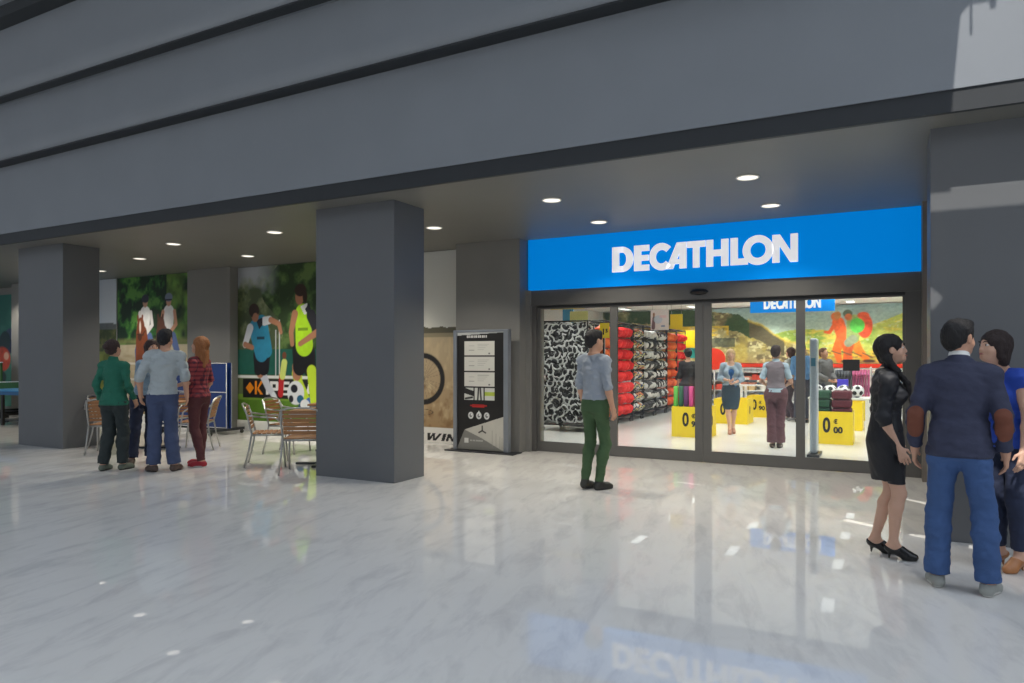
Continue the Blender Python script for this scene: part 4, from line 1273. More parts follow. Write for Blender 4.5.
class Field:
    def __init__(s, lo, hi, vox):
        s.lo = np.array(lo, float); s.vox = vox
        s.n = np.ceil((np.array(hi)-s.lo)/vox).astype(int)+1
        s.F = np.full(tuple(s.n), 1.0, np.float32)
        s.ax = [(s.lo[i]+np.arange(s.n[i])*vox).astype(np.float32) for i in range(3)]
    def sub(s, lo, hi):
        i0 = np.clip(np.floor((np.array(lo)-s.lo)/s.vox).astype(int), 0, s.n-1)
        i1 = np.clip(np.ceil((np.array(hi)-s.lo)/s.vox).astype(int)+1, 1, s.n)
        sl = tuple(slice(a, b) for a, b in zip(i0, i1))
        X = s.ax[0][sl[0]][:, None, None]; Y = s.ax[1][sl[1]][None, :, None]; Z = s.ax[2][sl[2]][None, None, :]
        return sl, X, Y, Z
    def comb(s, sl, d, k, op):
        f = s.F[sl]
        if f.size == 0: return
        if op == 'add':
            if k <= 0: s.F[sl] = np.minimum(f, d)
            else:
                h = np.clip(.5+.5*(f-d)/k, 0, 1)
                s.F[sl] = f*(1-h)+d*h-k*h*(1-h)
        else:
            d = -d
            if k <= 0: s.F[sl] = np.maximum(f, d)
            else:
                h = np.clip(.5-.5*(f-d)/k, 0, 1)
                s.F[sl] = f*(1-h)+d*h+k*h*(1-h)
    def cap(s, a, b, ra, rb, k=.02, cut=False, op='add', sc=None):
        a = V3(*a); b = V3(*b)
        R = max(ra, rb)*(max(1/min(sc), 1) if sc is not None else 1)+max(k, .02)+.03
        sl, X, Y, Z = s.sub(np.minimum(a, b)-R, np.maximum(a, b)+R)
        ab = b-a; L2 = float(ab@ab)+1e-12
        px, py, pz = X-a[0], Y-a[1], Z-a[2]
        t = (px*ab[0]+py*ab[1]+pz*ab[2])/L2
        tc = np.clip(t, 0, 1)
        dx, dy, dz = px-tc*ab[0], py-tc*ab[1], pz-tc*ab[2]
        if sc is not None: dx = dx*sc[0]; dy = dy*sc[1]; dz = dz*sc[2]
        d = np.sqrt(dx*dx+dy*dy+dz*dz)-(ra+(rb-ra)*tc)
        if cut: d = np.maximum(d, (t-1)*math.sqrt(L2))
        s.comb(sl, d.astype(np.float32), k, op)
    def ell(s, c, r, k=.02, rot=None, op='add'):
        c = V3(*c); R = max(r)+max(k, .02)+.03
        sl, X, Y, Z = s.sub(c-R, c+R)
        x, y, z = X-c[0], Y-c[1], Z-c[2]
        if rot is not None:
            q = np.array(rot.transposed() if hasattr(rot, 'transposed') else rot)
            x, y, z = (q[0][0]*x+q[0][1]*y+q[0][2]*z, q[1][0]*x+q[1][1]*y+q[1][2]*z, q[2][0]*x+q[2][1]*y+q[2][2]*z)
        k0 = np.sqrt((x/r[0])**2+(y/r[1])**2+(z/r[2])**2)
        k1 = np.sqrt((x/r[0]**2)**2+(y/r[1]**2)**2+(z/r[2]**2)**2)+1e-6
        s.comb(sl, (k0*(k0-1)/k1).astype(np.float32), k, op)
    def loft(s, secs, k=.02, inf=0, z0=None, z1=None, op='add', pw=2.0):
        """secs: (z, cx, cy, rx, ry)"""
        S = np.array(sorted(secs), float)
        zz = np.linspace(S[0, 0], S[-1, 0], 80)
        cols = [np.interp(zz, S[:, 0], S[:, i]) for i in range(1, 5)]
        ker = np.array([1, 2, 3, 2, 1])/9.
        for _ in range(2):
            cols = [np.convolve(np.pad(c_, 2, 'edge'), ker, 'valid') for c_ in cols]
        lo = z0 if z0 is not None else S[0, 0]; hi = z1 if z1 is not None else S[-1, 0]
        R = max(S[:, 3].max(), S[:, 4].max())+inf+.06
        cxm, cym = S[:, 1], S[:, 2]
        sl, X, Y, Z = s.sub((cxm.min()-R, cym.min()-R, lo-.05), (cxm.max()+R, cym.max()+R, hi+.05))
        g = s.ax[2][sl[2]]
        cx, cyv, rx, ry = [np.interp(g, zz, c_).astype(np.float32)[None, None, :] for c_ in cols]
        rx = rx+inf; ry = ry+inf
        u = np.abs(X-cx)/rx; v = np.abs(Y-cyv)/ry
        q = (u**pw+v**pw)**(1/pw)
        d = (q-1)*np.minimum(rx, ry)
        d = np.maximum(d, np.maximum(Z-hi, lo-Z))
        s.comb(sl, d.astype(np.float32), k, op)
    def plane(s, n, c):
        """keep the side where n.p < c"""
        X, Y, Z = s.ax[0][:, None, None], s.ax[1][None, :, None], s.ax[2][None, None, :]
        s.F = np.maximum(s.F, (n[0]*X+n[1]*Y+n[2]*Z-c).astype(np.float32))
    def disp(s, amp, sx, sz, seed=0):
        """soft cloth folds"""
        rng = np.random.RandomState(seed)
        g = rng.rand(24, 24, 24).astype(np.float32)
        m = np.abs(s.F) < .03
        i, j, k = np.nonzero(m)
        x, y, z = s.ax[0][i], s.ax[1][j], s.ax[2][k]
        tot = 0
        for o, a in ((1, 1.0), (2.1, .5)):
            u = (x+.5*z)/sx*o+50; v = y/sx*o+50; w_ = (z-.25*x)/sz*o+50
            iu, iv, iw = np.floor(u).astype(int), np.floor(v).astype(int), np.floor(w_).astype(int)
            fu, fv, fw = u-iu, v-iv, w_-iw
            fu, fv, fw = [f*f*(3-2*f) for f in (fu, fv, fw)]
            G = lambda a_, b_, c_: g[a_ % 24, b_ % 24, c_ % 24]
            r = 0
            for da in (0, 1):
                for db in (0, 1):
                    for dc in (0, 1):
                        r = r+G(iu+da, iv+db, iw+dc)*(fu if da else 1-fu)*(fv if db else 1-fv)*(fw if dc else 1-fw)
            tot = tot+(r-.5)*a
        s.F[m] += (tot*amp*1.3).astype(np.float32)
    def mesh(s, name, scale=1.0):
        F = s.F
        F[0], F[-1] = 1, 1; F[:, 0], F[:, -1] = 1, 1; F[:, :, 0], F[:, :, -1] = 1, 1
        neg = F < 0
        c = np.zeros(tuple(np.array(F.shape)-1), np.int8)
        for dx in (0, 1):
            for dy in (0, 1):
                for dz in (0, 1):
                    c += neg[dx:F.shape[0]-1+dx, dy:F.shape[1]-1+dy, dz:F.shape[2]-1+dz]
        act = (c > 0) & (c < 8)
        I = np.argwhere(act)
        if len(I) == 0: return bpy.data.meshes.new(name)
        idx = np.full(act.shape, -1, np.int32); idx[act] = np.arange(len(I))
        P = np.zeros((len(I), 3)); W = np.zeros(len(I))
        corners = [(a, b, d) for a in (0, 1) for b in (0, 1) for d in (0, 1)]
        for A in corners:
            for ax in range(3):
                if A[ax]: continue
                Bc = list(A); Bc[ax] = 1
                fa = F[I[:, 0]+A[0], I[:, 1]+A[1], I[:, 2]+A[2]]; fb = F[I[:, 0]+Bc[0], I[:, 1]+Bc[1], I[:, 2]+Bc[2]]
                m = (fa < 0) != (fb < 0)
                t = np.where(m, fa/(fa-fb+1e-12), 0)
                q = np.array(A, float)[None, :].repeat(len(I), 0); q[:, ax] = t
                P[m] += q[m]; W[m] += 1
        P = (I+P/W[:, None])*s.vox+s.lo
        quads = []
        for ax in range(3):
            a1, a2 = (ax+1) % 3, (ax+2) % 3
            sl0 = [slice(None)]*3; sl1 = [slice(None)]*3
            sl0[ax] = slice(0, -1); sl1[ax] = slice(1, None)
            n0, n1 = neg[tuple(sl0)], neg[tuple(sl1)]
            E_ = np.argwhere(n0 != n1)
            flip = n1[tuple(E_.T)]
            def cell(o1, o2):
                q = E_.copy(); q[:, a1] -= o1; q[:, a2] -= o2
                return idx[tuple(q.T)]
            q = np.stack([cell(1, 1), cell(0, 1), cell(0, 0), cell(1, 0)], 1)
            q[flip] = q[flip][:, ::-1]
            quads.append(q)
        Q = np.concatenate(quads)
        # one light smoothing pass
        for _ in range(2):
            acc = np.zeros_like(P); cnt = np.zeros(len(P))
            for a, b in ((0, 1), (1, 2), (2, 3), (3, 0)):
                np.add.at(acc, Q[:, a], P[Q[:, b]]); np.add.at(acc, Q[:, b], P[Q[:, a]])
                np.add.at(cnt, Q[:, a], 1); np.add.at(cnt, Q[:, b], 1)
            P = P*.6+.4*acc/cnt[:, None]
        P = P*scale
        me = bpy.data.meshes.new(name)
        me.vertices.add(len(P)); me.vertices.foreach_set('co', P.ravel())
        me.loops.add(Q.size); me.loops.foreach_set('vertex_index', Q.ravel().astype(np.int32))
        me.polygons.add(len(Q)); me.polygons.foreach_set('loop_start', np.arange(0, Q.size, 4, dtype=np.int32))
        me.polygons.foreach_set('use_smooth', np.ones(len(Q), bool))
        me.update(calc_edges=True)
        return me

def skin_mat(name, col):
    if name in MATS: return MATS[name]
    m = mat(name, col, .5, noise=.04, nscale=14, spec=.4)
    b = m.node_tree.nodes['Principled BSDF']
    b.inputs['Subsurface Weight'].default_value = .0
    return m

def plaid_mat():
    m = bpy.data.materials.new('plaid_cloth')
    m.use_nodes = True
    nt = m.node_tree; L = nt.links.new
    b = nt.nodes['Principled BSDF']; b.inputs['Roughness'].default_value = .85
    tc = nt.nodes.new('ShaderNodeTexCoord'); sp = nt.nodes.new('ShaderNodeSeparateXYZ'); L(tc.outputs['Object'], sp.inputs[0])
    def stripes(src, f):
        a = nt.nodes.new('ShaderNodeMath'); a.operation = 'MULTIPLY'; a.inputs[1].default_value = f; L(src, a.inputs[0])
        s_ = nt.nodes.new('ShaderNodeMath'); s_.operation = 'SINE'; L(a.outputs[0], s_.inputs[0])
        g = nt.nodes.new('ShaderNodeMath'); g.operation = 'GREATER_THAN'; g.inputs[1].default_value = .3; L(s_.outputs[0], g.inputs[0])
        return g.outputs[0]
    add = nt.nodes.new('ShaderNodeMath'); add.operation = 'ADD'
    ad2 = nt.nodes.new('ShaderNodeMath'); ad2.operation = 'ADD'; L(sp.outputs['X'], ad2.inputs[0]); L(sp.outputs['Y'], ad2.inputs[1])
    L(stripes(ad2.outputs[0], 110), add.inputs[0]); L(stripes(sp.outputs['Z'], 110), add.inputs[1])
    r = nt.nodes.new('ShaderNodeValToRGB'); r.color_ramp.interpolation = 'CONSTANT'
    r.color_ramp.elements[0].color = lin((150, 62, 66))+(1,)
    e = r.color_ramp.elements[1]; e.position = .34; e.color = lin((112, 44, 52))+(1,)
    e = r.color_ramp.elements.new(.67); e.color = lin((66, 34, 50))+(1,)
    dv = nt.nodes.new('ShaderNodeMath'); dv.operation = 'MULTIPLY'; dv.inputs[1].default_value = .45; L(add.outputs[0], dv.inputs[0])
    L(dv.outputs[0], r.inputs[0]); L(r.outputs[0], b.inputs['Base Color'])
    return m

MALE = dict(torso=[(.85, 0, .0, .136, .098), (.93, 0, .0, .150, .108), (1.02, 0, .0, .138, .100), (1.12, 0, .0, .130, .096), (1.22, 0, .0, .140, .106), (1.32, 0, -.005, .154, .110), (1.40, 0, -.012, .136, .090), (1.45, 0, -.018, .085, .065), (1.48, 0, -.018, .055, .055)],
            sh=(.160, -.015, 1.405), el=(.208, -.035, 1.125), wr=(.225, .035, .885), hip=(.080, 0, .89), kn=(.090, .015, .50), an=(.098, -.025, .085), toe=(.118, .135, .028),
            r=dict(sh=.050, ua=.045, el=.038, fa=.038, wr=.026, th=.077, kn=.055, cf=.057, an=.036, neck=.056))
FEM = dict(torso=[(.85, 0, .0, .146, .102), (.92, 0, -.005, .162, .114), (1.01, 0, .0, .140, .098), (1.10, 0, .0, .114, .084), (1.20, 0, .0, .122, .092), (1.29, 0, .0, .132, .100), (1.38, 0, -.010, .118, .080), (1.43, 0, -.016, .070, .055), (1.47, 0, -.016, .046, .046)],
           sh=(.145, -.012, 1.385), el=(.190, -.035, 1.115), wr=(.215, .03, .885), hip=(.088, 0, .89), kn=(.080, .015, .50), an=(.078, -.025, .085), toe=(.092, .13, .028),
           r=dict(sh=.043, ua=.038, el=.033, fa=.032, wr=.022, th=.080, kn=.050, cf=.051, an=.031, neck=.045))

def person(label, loc, yaw, H, sex, skin, group=None, vox=.0065, pose=None, head=(0, 0), lean=None,
           hair='short', hairc=(34, 26, 24), garments=(), shoes=None, face=False, heels=False, handcurl=.5, hscale=1.0, hoff=(0, 0, 0), name='person', bare_leg=False):
    """pose: joint overrides in the 1.75 m frame (R = +x, L = -x). head: (turn, nod) degrees, + turns to the person's left."""
    base = MALE if sex == 'm' else FEM
    J = {}
    for key in ('sh', 'el', 'wr', 'hip', 'kn', 'an', 'toe'):
        x, y, z = base[key]
        J[key+'R'] = V3(x, y, z); J[key+'L'] = V3(-x, y, z)
    lift = .05 if heels else 0
    if heels:
        for s_ in 'RL':
            J['an'+s_] = J['an'+s_]+V3(0, .0, lift)
            J['toe'+s_] = J['toe'+s_]+V3(0, -.02, -.003)
    for k_, v_ in (pose or {}).items():
        if k_ != 'tailside': J[k_] = V3(*v_)
    lx, ly = lean or (0, 0)                      # shoulder offset relative to the hips
    def LN(z): return max(0, (z-.95))/.5
    tors = [(z, cx+lx*LN(z), cyy+ly*LN(z), rx, ry) for z, cx, cyy, rx, ry in base['torso']]
    for s_ in 'RL':
        for q in ('sh', 'el', 'wr'):
            if not (pose and q+s_ in pose): J[q+s_] = J[q+s_]+V3(lx, ly, 0)
    r = base['r']
    neck0 = V3(lx, ly-.018, 1.44 if sex == 'm' else 1.42)
    piv = V3(lx, ly-.005, 1.535)+V3(*hoff)
    Rm = Matrix.Rotation(math.radians(head[0]), 3, 'Z') @ Matrix.Rotation(math.radians(head[1]), 3, 'X')
    Rn = np.array(Rm)
    def HP(x, y, z): return piv+Rn@(V3(x, y, z)*hscale)       # head-local, z from the pivot
    S = H/1.75
    allp = np.array([v for v in J.values()])
    lo = np.minimum(allp.min(0)-.16, V3(-.26, -.24, -.02)); hi = np.maximum(allp.max(0)+.16, V3(.26, .24, 1.80))
    hi[2] = 1.82
    lo[2] = -.03
    root = thing(name, label, 'person', loc, yaw, group)
    sk = skin_mat('skin_%d_%d_%d' % skin, skin)

    def arm(f, s_, inf=0, upto=2.0, cut=False, k=.02, extra=0):
        sh, el, wr = J['sh'+s_], J['el'+s_], J['wr'+s_]
        top = sh+V3(-.03 if s_ == 'R' else .03, 0, .01)
        f.cap(top, sh, r['sh']*.95+inf, r['sh']*.95+inf, k=.04)
        if upto <= 1:
            e = sh+(el-sh)*upto
            f.cap(sh, e, r['sh']*.92+inf, r['sh']*.92+(r['el']-r['sh']*.92)*upto+inf+extra, k=.03, cut=cut)
        else:
            f.cap(sh, el, r['sh']*.92+inf, r['el']+inf, k=.03)
            t = upto-1
            e = el+(wr-el)*t
            mid = el+(wr-el)*min(.3, t)
            f.cap(el, mid, r['el']+inf, r['fa']+inf, k=.02, cut=cut and t <= .3)
            if t > .3: f.cap(mid, e, r['fa']+inf, r['fa']+(r['wr']-r['fa'])*((t-.3)/.7)+inf+extra, k=k, cut=cut)
    def leg(f, s_, inf=0, upto=2.0, cut=False, kneex=0, ankx=0, k=.02):
        h, kn, an = J['hip'+s_], J['kn'+s_], J['an'+s_]
        f.cap(h+V3(0, -.005, .03), h+(kn-h)*.12, r['th']*.98+inf, r['th']+inf, k=.05)
        if upto <= 1:
            f.cap(h, h+(kn-h)*upto, r['th']+inf, r['th']+(r['kn']-r['th'])*upto+inf, k=.02, cut=cut)
            return
        f.cap(h, kn, r['th']+inf, r['kn']+inf+kneex, k=.03)
        ax = nz3(an-kn)
        bk = V3(0, -1, 0)-ax*(V3(0, -1, 0)@ax)
        mid = kn+(an-kn)*.28+bk*.012
        t = upto-1
        e = kn+(an-kn)*t
        f.cap(kn, mid, r['kn']+inf+kneex, r['cf']+inf+kneex, k=.02)
        f.cap(mid, e, r['cf']+inf+kneex, r['cf']+(r['an']-r['cf'])*t+inf+ankx, k=k, cut=cut)
    def torso(f, inf=0, z0=None, z1=None):
        f.loft(tors, k=.03, inf=inf, z0=z0, z1=z1)
        if sex == 'f':
            for q in (-1, 1): f.ell((q*.062+lx*.6, .072+ly*.6, 1.265), (.058+inf, .050+inf, .055+inf), k=.04)
    def foot(f, s_, inf=0, k=.02):
        an, toe = J['an'+s_], J['toe'+s_]
        d = nz3((toe-an)*V3(1, 1, 0))
        heel = V3(an[0], an[1], an[2]-.045)-d*.025
        f.cap(an, heel, r['an']+inf, .031+inf, k=.02)
        ball = toe-d*.045+V3(0, 0, .006)
        f.cap(an+V3(0, 0, -.025)+d*.01, ball, .031+inf, .028+inf, k=.02)
        f.cap(heel, ball, .026+inf, .030+inf, k=.02)
        f.cap(ball, toe, .031+inf, .022+inf, k=.02)
        return heel, ball, toe, d
    # -------- body, one continuous surface
    lo2 = lo-.02
    f = Field(lo2, hi+.02, vox)
    torso(f)
    f.cap(neck0, piv+V3(0, .0, .03), r['neck'], r['neck']*.95, k=.035)
    for s_ in 'RL':
        q = 1 if s_ == 'R' else -1
        f.cap(V3(lx+q*.04, ly-.025, 1.44 if sex == 'm' else 1.42), J['sh'+s_], .042, r['sh']*.8, k=.03)
        arm(f, s_); leg(f, s_); foot(f, s_)
        # hand: palm, four fingers and a thumb
        el, wr = J['el'+s_], J['wr'+s_]
        d = nz3(wr-el) if not (pose and 'hd'+s_ in pose) else nz3(pose['hd'+s_])
        fwd = V3(0, 1, 0) if not (pose and 'th'+s_ in pose) else V3(*pose['th'+s_])
        side = nz3(fwd-d*(fwd@d))                  # thumb side
        nrm = np.cross(side, d) if q > 0 else np.cross(d, side)
        if not (pose and 'hd'+s_ in pose):
            if nrm[0]*q > 0: nrm = -nrm              # palm faces the thigh
        fr_ = max(.0085, vox*1.15)
        c0 = wr+d*.045
        f.cap(wr, wr+d*.03, r['wr'], r['wr']*.95, k=.01)
        for o in (-.022, 0, .022):
            f.cap(wr+d*.02+side*o*.6, wr+d*.085+side*o, .0155, .0135, k=.012)
        for i, (o, ln) in enumerate(((.031, .070), (.010, .078), (-.011, .072), (-.031, .056))):
            k0 = wr+d*(.088-abs(o)*.12)+side*o
            a1 = handcurl*(.5+.12*i); a2 = a1+handcurl*.9
            d1 = nz3(d*math.cos(a1)+nrm*math.sin(a1)); d2 = nz3(d*math.cos(a2)+nrm*math.sin(a2))
            k1 = k0+d1*ln*.5; k2 = k1+d2*ln*.5
            f.cap(k0, k1, fr_*1.08, fr_, k=.004); f.cap(k1, k2, fr_, fr_*.88, k=.004)
        t0 = wr+d*.025+side*.022
        t1 = t0+nz3(d*.6+side*.75+nrm*.3)*.038; t2 = t1+nz3(d*.95+side*.15+nrm*.35)*.034
        f.cap(t0, t1, fr_*1.35, fr_*1.15, k=.01); f.cap(t1, t2, fr_*1.15, fr_*.95, k=.004)
    # head
    hs = hscale
    HR = Rm
    f.ell(HP(0, -.012, .105), (.074*hs, .094*hs, .092*hs), k=.03, rot=HR)
    f.ell(HP(0, .030, .055), (.056*hs, .060*hs, .085*hs), k=.03, rot=HR)
    f.ell(HP(0, .062, .002), (.030*hs, .030*hs, .024*hs), k=.03, rot=HR)
    for q in (-1, 1):
        f.ell(HP(q*.034, .050, .048), (.028*hs, .026*hs, .026*hs), k=.02, rot=HR)
        f.ell(HP(q*.030, .098, .092), (.020*hs, .014*hs, .011*hs), k=.012, rot=HR, op='sub')
        f.ell(HP(q*.074, -.002, .078), (.009*hs, .018*hs, .031*hs), k=.006, rot=HR)
    f.cap(HP(0, .084, .094), HP(0, .099, .060), .008, .011, k=.014)
    for q in (-1, 1): f.ell(HP(q*.011, .092, .055), (.008, .009, .007), k=.006, rot=HR)
    f.ell(HP(0, .088, .031), (.024*hs, .010*hs, .0055*hs), k=.005, rot=HR)
    f.ell(HP(0, .086, .021), (.019*hs, .010*hs, .0065*hs), k=.005, rot=HR)
    body = obj('body', f.mesh('body', S), sk, root)
    under = f.F
    kept = {}
    if face:
        for q in (-1, 1):
            e = bmesh.new()
            ellip(e, HP(q*.030, .0755, .091)*S, tuple(v*S for v in (.0145, .0115, .0085)), 0, 14, 10, HR)
            ellip(e, HP(q*.030, .0825, .091)*S, tuple(v*S for v in (.0075, .0060, .0075)), 1, 12, 8, HR)
            obj('eye', e, [mat('eye_white', (214, 208, 202), .3), mat('iris', (40, 28, 22), .2)], root)
            e = bmesh.new()
            tube(e, [HP(q*.012, .093, .110)*S, HP(q*.030, .094, .117)*S, HP(q*.047, .082, .112)*S], [.0024, .0036, .002], 6)
            obj('eyebrow', e, mat('brow_%d' % hairc[0], hairc, .8), root)
        e = bmesh.new()
        tube(e, [HP(-.020, .087, .026)*S, HP(-.008, .0975, .028)*S, HP(0, .099, .027)*S, HP(.008, .0975, .028)*S, HP(.020, .087, .026)*S], [.002, .0052, .0055, .0052, .002], 8)
        obj('lips', e, mat('lips', (150, 78, 72), .45), root)
    # hair
    hf = Field((-.22, -.26, 1.1) + V3(lx, ly, 0), V3(lx+.22, ly+.26, 1.86), min(vox, .006))
    big = .088 if hair != 'short' else .083
    hf.ell(HP(0, -.018, .112), (.083*hs, .104*hs, .099*hs) if hair == 'short' else (.087*hs, .107*hs, .101*hs), k=0, rot=HR)
    if hair == 'short':
        hf.ell(HP(0, -.062, .070), (.066*hs, .050*hs, .070*hs), k=.02, rot=HR)
        hf.ell(HP(0, .035, .178), (.055*hs, .050*hs, .024*hs), k=.04, rot=HR)
        hf.ell(HP(0, .120, .068), (.088*hs, .082*hs, .080*hs), k=.012, rot=HR, op='sub')
        hf.ell(HP(0, .01, .0), (.12*hs, .068*hs, .070*hs), k=.01, rot=HR, op='sub')
        for q in (-1, 1): hf.ell(HP(q*.085, .005, .074), (.026*hs, .030*hs, .040*hs), k=.008, rot=HR, op='sub')
    else:
        if hair in ('bob', 'long', 'tail'):
            dn = {'bob': -.02, 'tail': .0, 'long': -.11}[hair]
            for q in (-1, 0, 1):
                hf.cap(HP(q*.052, -.045 if q else -.075, .09), HP(q*(.050 if hair != 'long' else .058), -.040 if q else -.070, dn), .044*hs, .034*hs if hair != 'tail' else .028*hs, k=.03)
            if hair != 'tail':
                for q in (-1, 1): hf.cap(HP(q*.066, .012, .12), HP(q*.066, -.002, dn+.03), .024, .022, k=.02)
            if hair == 'long':
                for q in (-1, 0, 1): hf.cap(HP(q*.05, -.075, .0), HP(q*.06, -.10, -.19), .040, .028, k=.03)
        if hair == 'bun':
            hf.ell(HP(0, -.118, .125), (.042*hs, .036*hs, .040*hs), k=.012, rot=HR)
            hf.ell(HP(0, -.055, .055), (.062*hs, .050*hs, .050*hs), k=.02, rot=HR)
        hf.ell(HP(0, .128, .050), (.072*hs, .080*hs, .094*hs), k=.014, rot=HR, op='sub')
        if hair in ('bun', 'tail'):
            for q in (-1, 1): hf.ell(HP(q*.088, .010, .068), (.026*hs, .036*hs, .040*hs), k=.008, rot=HR, op='sub')
            hf.ell(HP(0, .03, -.01), (.12*hs, .068*hs, .065*hs), k=.01, rot=HR, op='sub')
        if hair == 'tail':
            q = pose.get('tailside', 1) if pose else 1
            hf.cap(HP(0, -.06, .05), HP(q*.070, -.045, .02), .040, .030, k=.02)
            hf.cap(HP(q*.070, -.045, .02), HP(q*.088, .015, -.09), .030, .024, k=.02)
            hf.cap(HP(q*.088, .015, -.09), HP(q*.090, .075, -.19), .024, .022, k=.02)
            hf.cap(HP(q*.090, .075, -.19), HP(q*.080, .085, -.37), .022, .010, k=.02)
    hf.disp(.007, .018, .05, 5)
    obj('hair', hf.mesh('hair', S), mat('hair_%d_%d_%d' % hairc, hairc, .65, noise=.25, nscale=40, bump=.5, bscale=60, stretch=(3, 3, .4)), root)
    # -------- garments
    hems = [g.get('hem', .92) for g in garments if g['kind'] == 'top']
    garments = sorted(garments, key=lambda g: {'trousers': 0, 'skirt': 0, 'cloth': 0, 'top': 1, 'patch': 2}[g['kind']])
    for gi, g in enumerate(garments):
        if g['kind'] == 'trousers' and hems: g['cutz'] = max(hems)+.04
        kind = g['kind']; m = g['mat']; inf = g.get('inf', .012)
        f = Field(lo2, hi+.02, vox)
        if kind == 'top':
            zh = g.get('hem', .92)
            torso(f, inf, z0=zh, z1=g.get('neck', 1.455))
            if g.get('flare'): f.loft([(zh, 0, 0, tors[1][3]+inf+g['flare'], tors[1][4]+inf+g['flare']), (1.08, 0, 0, tors[3][3]+inf*1.2, tors[3][4]+inf*1.2)], k=.03)
            up = g.get('sleeve', 1.5)
            for s_ in 'RL':
                q = 1 if s_ == 'R' else -1
                f.cap(V3(lx+q*.05, ly-.022, 1.425 if sex == 'm' else 1.405), J['sh'+s_], .044+inf*.8, r['sh']*.8+inf, k=.03)
                if up > 0: arm(f, s_, inf*g.get('arminf', .9), up, True, extra=g.get('cuff', 0))
            if g.get('collar'):
                f.cap(neck0+V3(0, 0, -.01), piv+V3(0, -.006, g['collar']), r['neck']+.016, r['neck']+.012, k=.01, cut=True)
            if g.get('scoop'):
                f.ell(V3(lx, ly+.06, 1.47), (.10, .11, .09), k=.015, op='sub')
                f.ell(V3(lx, ly-.04, 1.50), (.09, .09, .075), k=.015, op='sub')
            if g.get('sleeveless'):
                for s_ in 'RL':
                    q = 1 if s_ == 'R' else -1
                    f.cap(J['sh'+s_]+V3(q*.05, 0, .06), J['sh'+s_]+V3(q*.05, 0, -.12), .052, .05, k=.01, op='sub')
            pre = f.F.copy()
            f.disp(g.get('fold', .008), .07, .05, gi+3)
            f.F = np.minimum(f.F, np.maximum(pre-.006, under-.005))
            if g.get('open'):
                f.cap(V3(lx, .16, 1.46), V3(0, .16, zh-.1), .055, .075, k=.01, op='sub')
        elif kind == 'trousers':
            f.loft([t_ for t_ in tors if t_[0] < 1.15], k=.03, inf=inf, z0=.86, z1=g.get('waist', 1.03))
            for s_ in 'RL': leg(f, s_, inf, g.get('upto', 1.97), True, g.get('knee', .008), g.get('ankle', .022))
            # crease between the legs
            pre = f.F.copy()
            f.disp(g.get('fold', .008), .06, .045, gi+9)
            f.F = np.minimum(f.F, np.maximum(pre-.012, under-.004))
            if g.get('cutz'): f.plane((0, 0, 1), g['cutz'])
        elif kind == 'skirt':
            f.loft(g['secs'], k=.0, inf=0)
            pre = f.F.copy()
            f.disp(.005, .05, .3, gi+9)
            f.F = np.minimum(f.F, np.maximum(pre-.02, under-.004))
        elif kind == 'cloth':
            for a, b, ra, rb in g['caps']: f.cap(a, b, ra, rb, k=.02)
        elif kind == 'patch':
            for s_ in 'RL':
                el, wr = J['el'+s_], J['wr'+s_]
                ax = nz3(wr-el); c_ = el+ax*.03+V3(0, -.045, 0)
                f3 = Field(lo2, hi+.02, vox)
                f3.cap(c_-ax*.035, c_+ax*.085, .05, .05, k=0)
                f3.F = np.maximum(kept[g['on']]-.004, f3.F)
                o = obj(g['name'], f3.mesh(g['name'], S), m, root)
                o['label'] = g['label']
            continue
        kept[g['name']] = f.F.copy()
        under = np.minimum(under, f.F)
        o = obj(g['name'], f.mesh(g['name'], S), m, root)
        if g.get('label'): o['label'] = g['label']
    # -------- shoes
    if shoes:
        sm, solem = shoes['mat'], shoes['sole']
        for s_ in 'RL':
            an, toe = J['an'+s_], J['toe'+s_]
            f = Field(np.minimum(an, toe)-.12, np.maximum(an, toe)+.12, min(vox, .0055))
            heel, ball, toe2, d = foot(f, s_, .008)
            if heels:
                f.ell(an+V3(0, 0, .005)+d*.05, (.045, .06, .035), k=.01, op='sub')
                f.cap(an+V3(0, 0, .07), an+V3(0, 0, -.005), .09, .06, k=.01, op='sub')
                hb = V3(heel[0], heel[1], heel[2]-.02)
                f.cap(hb, V3(heel[0], heel[1], .004)-d*.005, .016, .0065, k=.012)
            else:
                f.plane((0, 0, 1), an[2]+shoes.get('high', -.005))
            f.plane((0, 0, -1), -min(.002, 0.002)-0.0)
            o = obj('shoe', f.mesh('shoe', S), sm, root)
            if not heels:
                f = Field(np.minimum(an, toe)-.14, np.maximum(an, toe)+.14, min(vox, .0055))
                f.cap(heel*V3(1, 1, 0)+V3(0, 0, heel[2]-.010), ball*V3(1, 1, 0)+V3(0, 0, ball[2]-.010), .036, .041, k=0)
                f.cap(ball*V3(1, 1, 0)+V3(0, 0, ball[2]-.010), toe+V3(0, 0, -.006), .041, .030, k=0)
                zb = min(heel[2], toe[2])-.03
                f.plane((0, 0, 1), min(heel[2], ball[2])-.012)
                f.plane((0, 0, -1), -(min(heel[2], ball[2])-.034))
                obj('sole', f.mesh('sole', S), solem, o)
    return root

def face_dir(x, y, th):
    """th = 0: back to the camera; positive: turned to the right as the camera sees it"""
    return math.atan2(-x, y)-math.radians(th)
denim = mat('denim_blue', (58, 86, 132), .85, noise=.14, nscale=7, bump=.15, bscale=120)
denim_dk = mat('denim_dark', (38, 46, 70), .85, noise=.12, nscale=7, bump=.15, bscale=120)
denim_gr = mat('denim_greyblue', (62, 74, 104), .85, noise=.12, nscale=7, bump=.15, bscale=120)
sole_w = mat('sole_pale', (196, 194, 188), .6)
sole_d = mat('sole_dark', (34, 32, 32), .6)
SKIN = (196, 150, 124)
SKIN2 = (206, 164, 140)

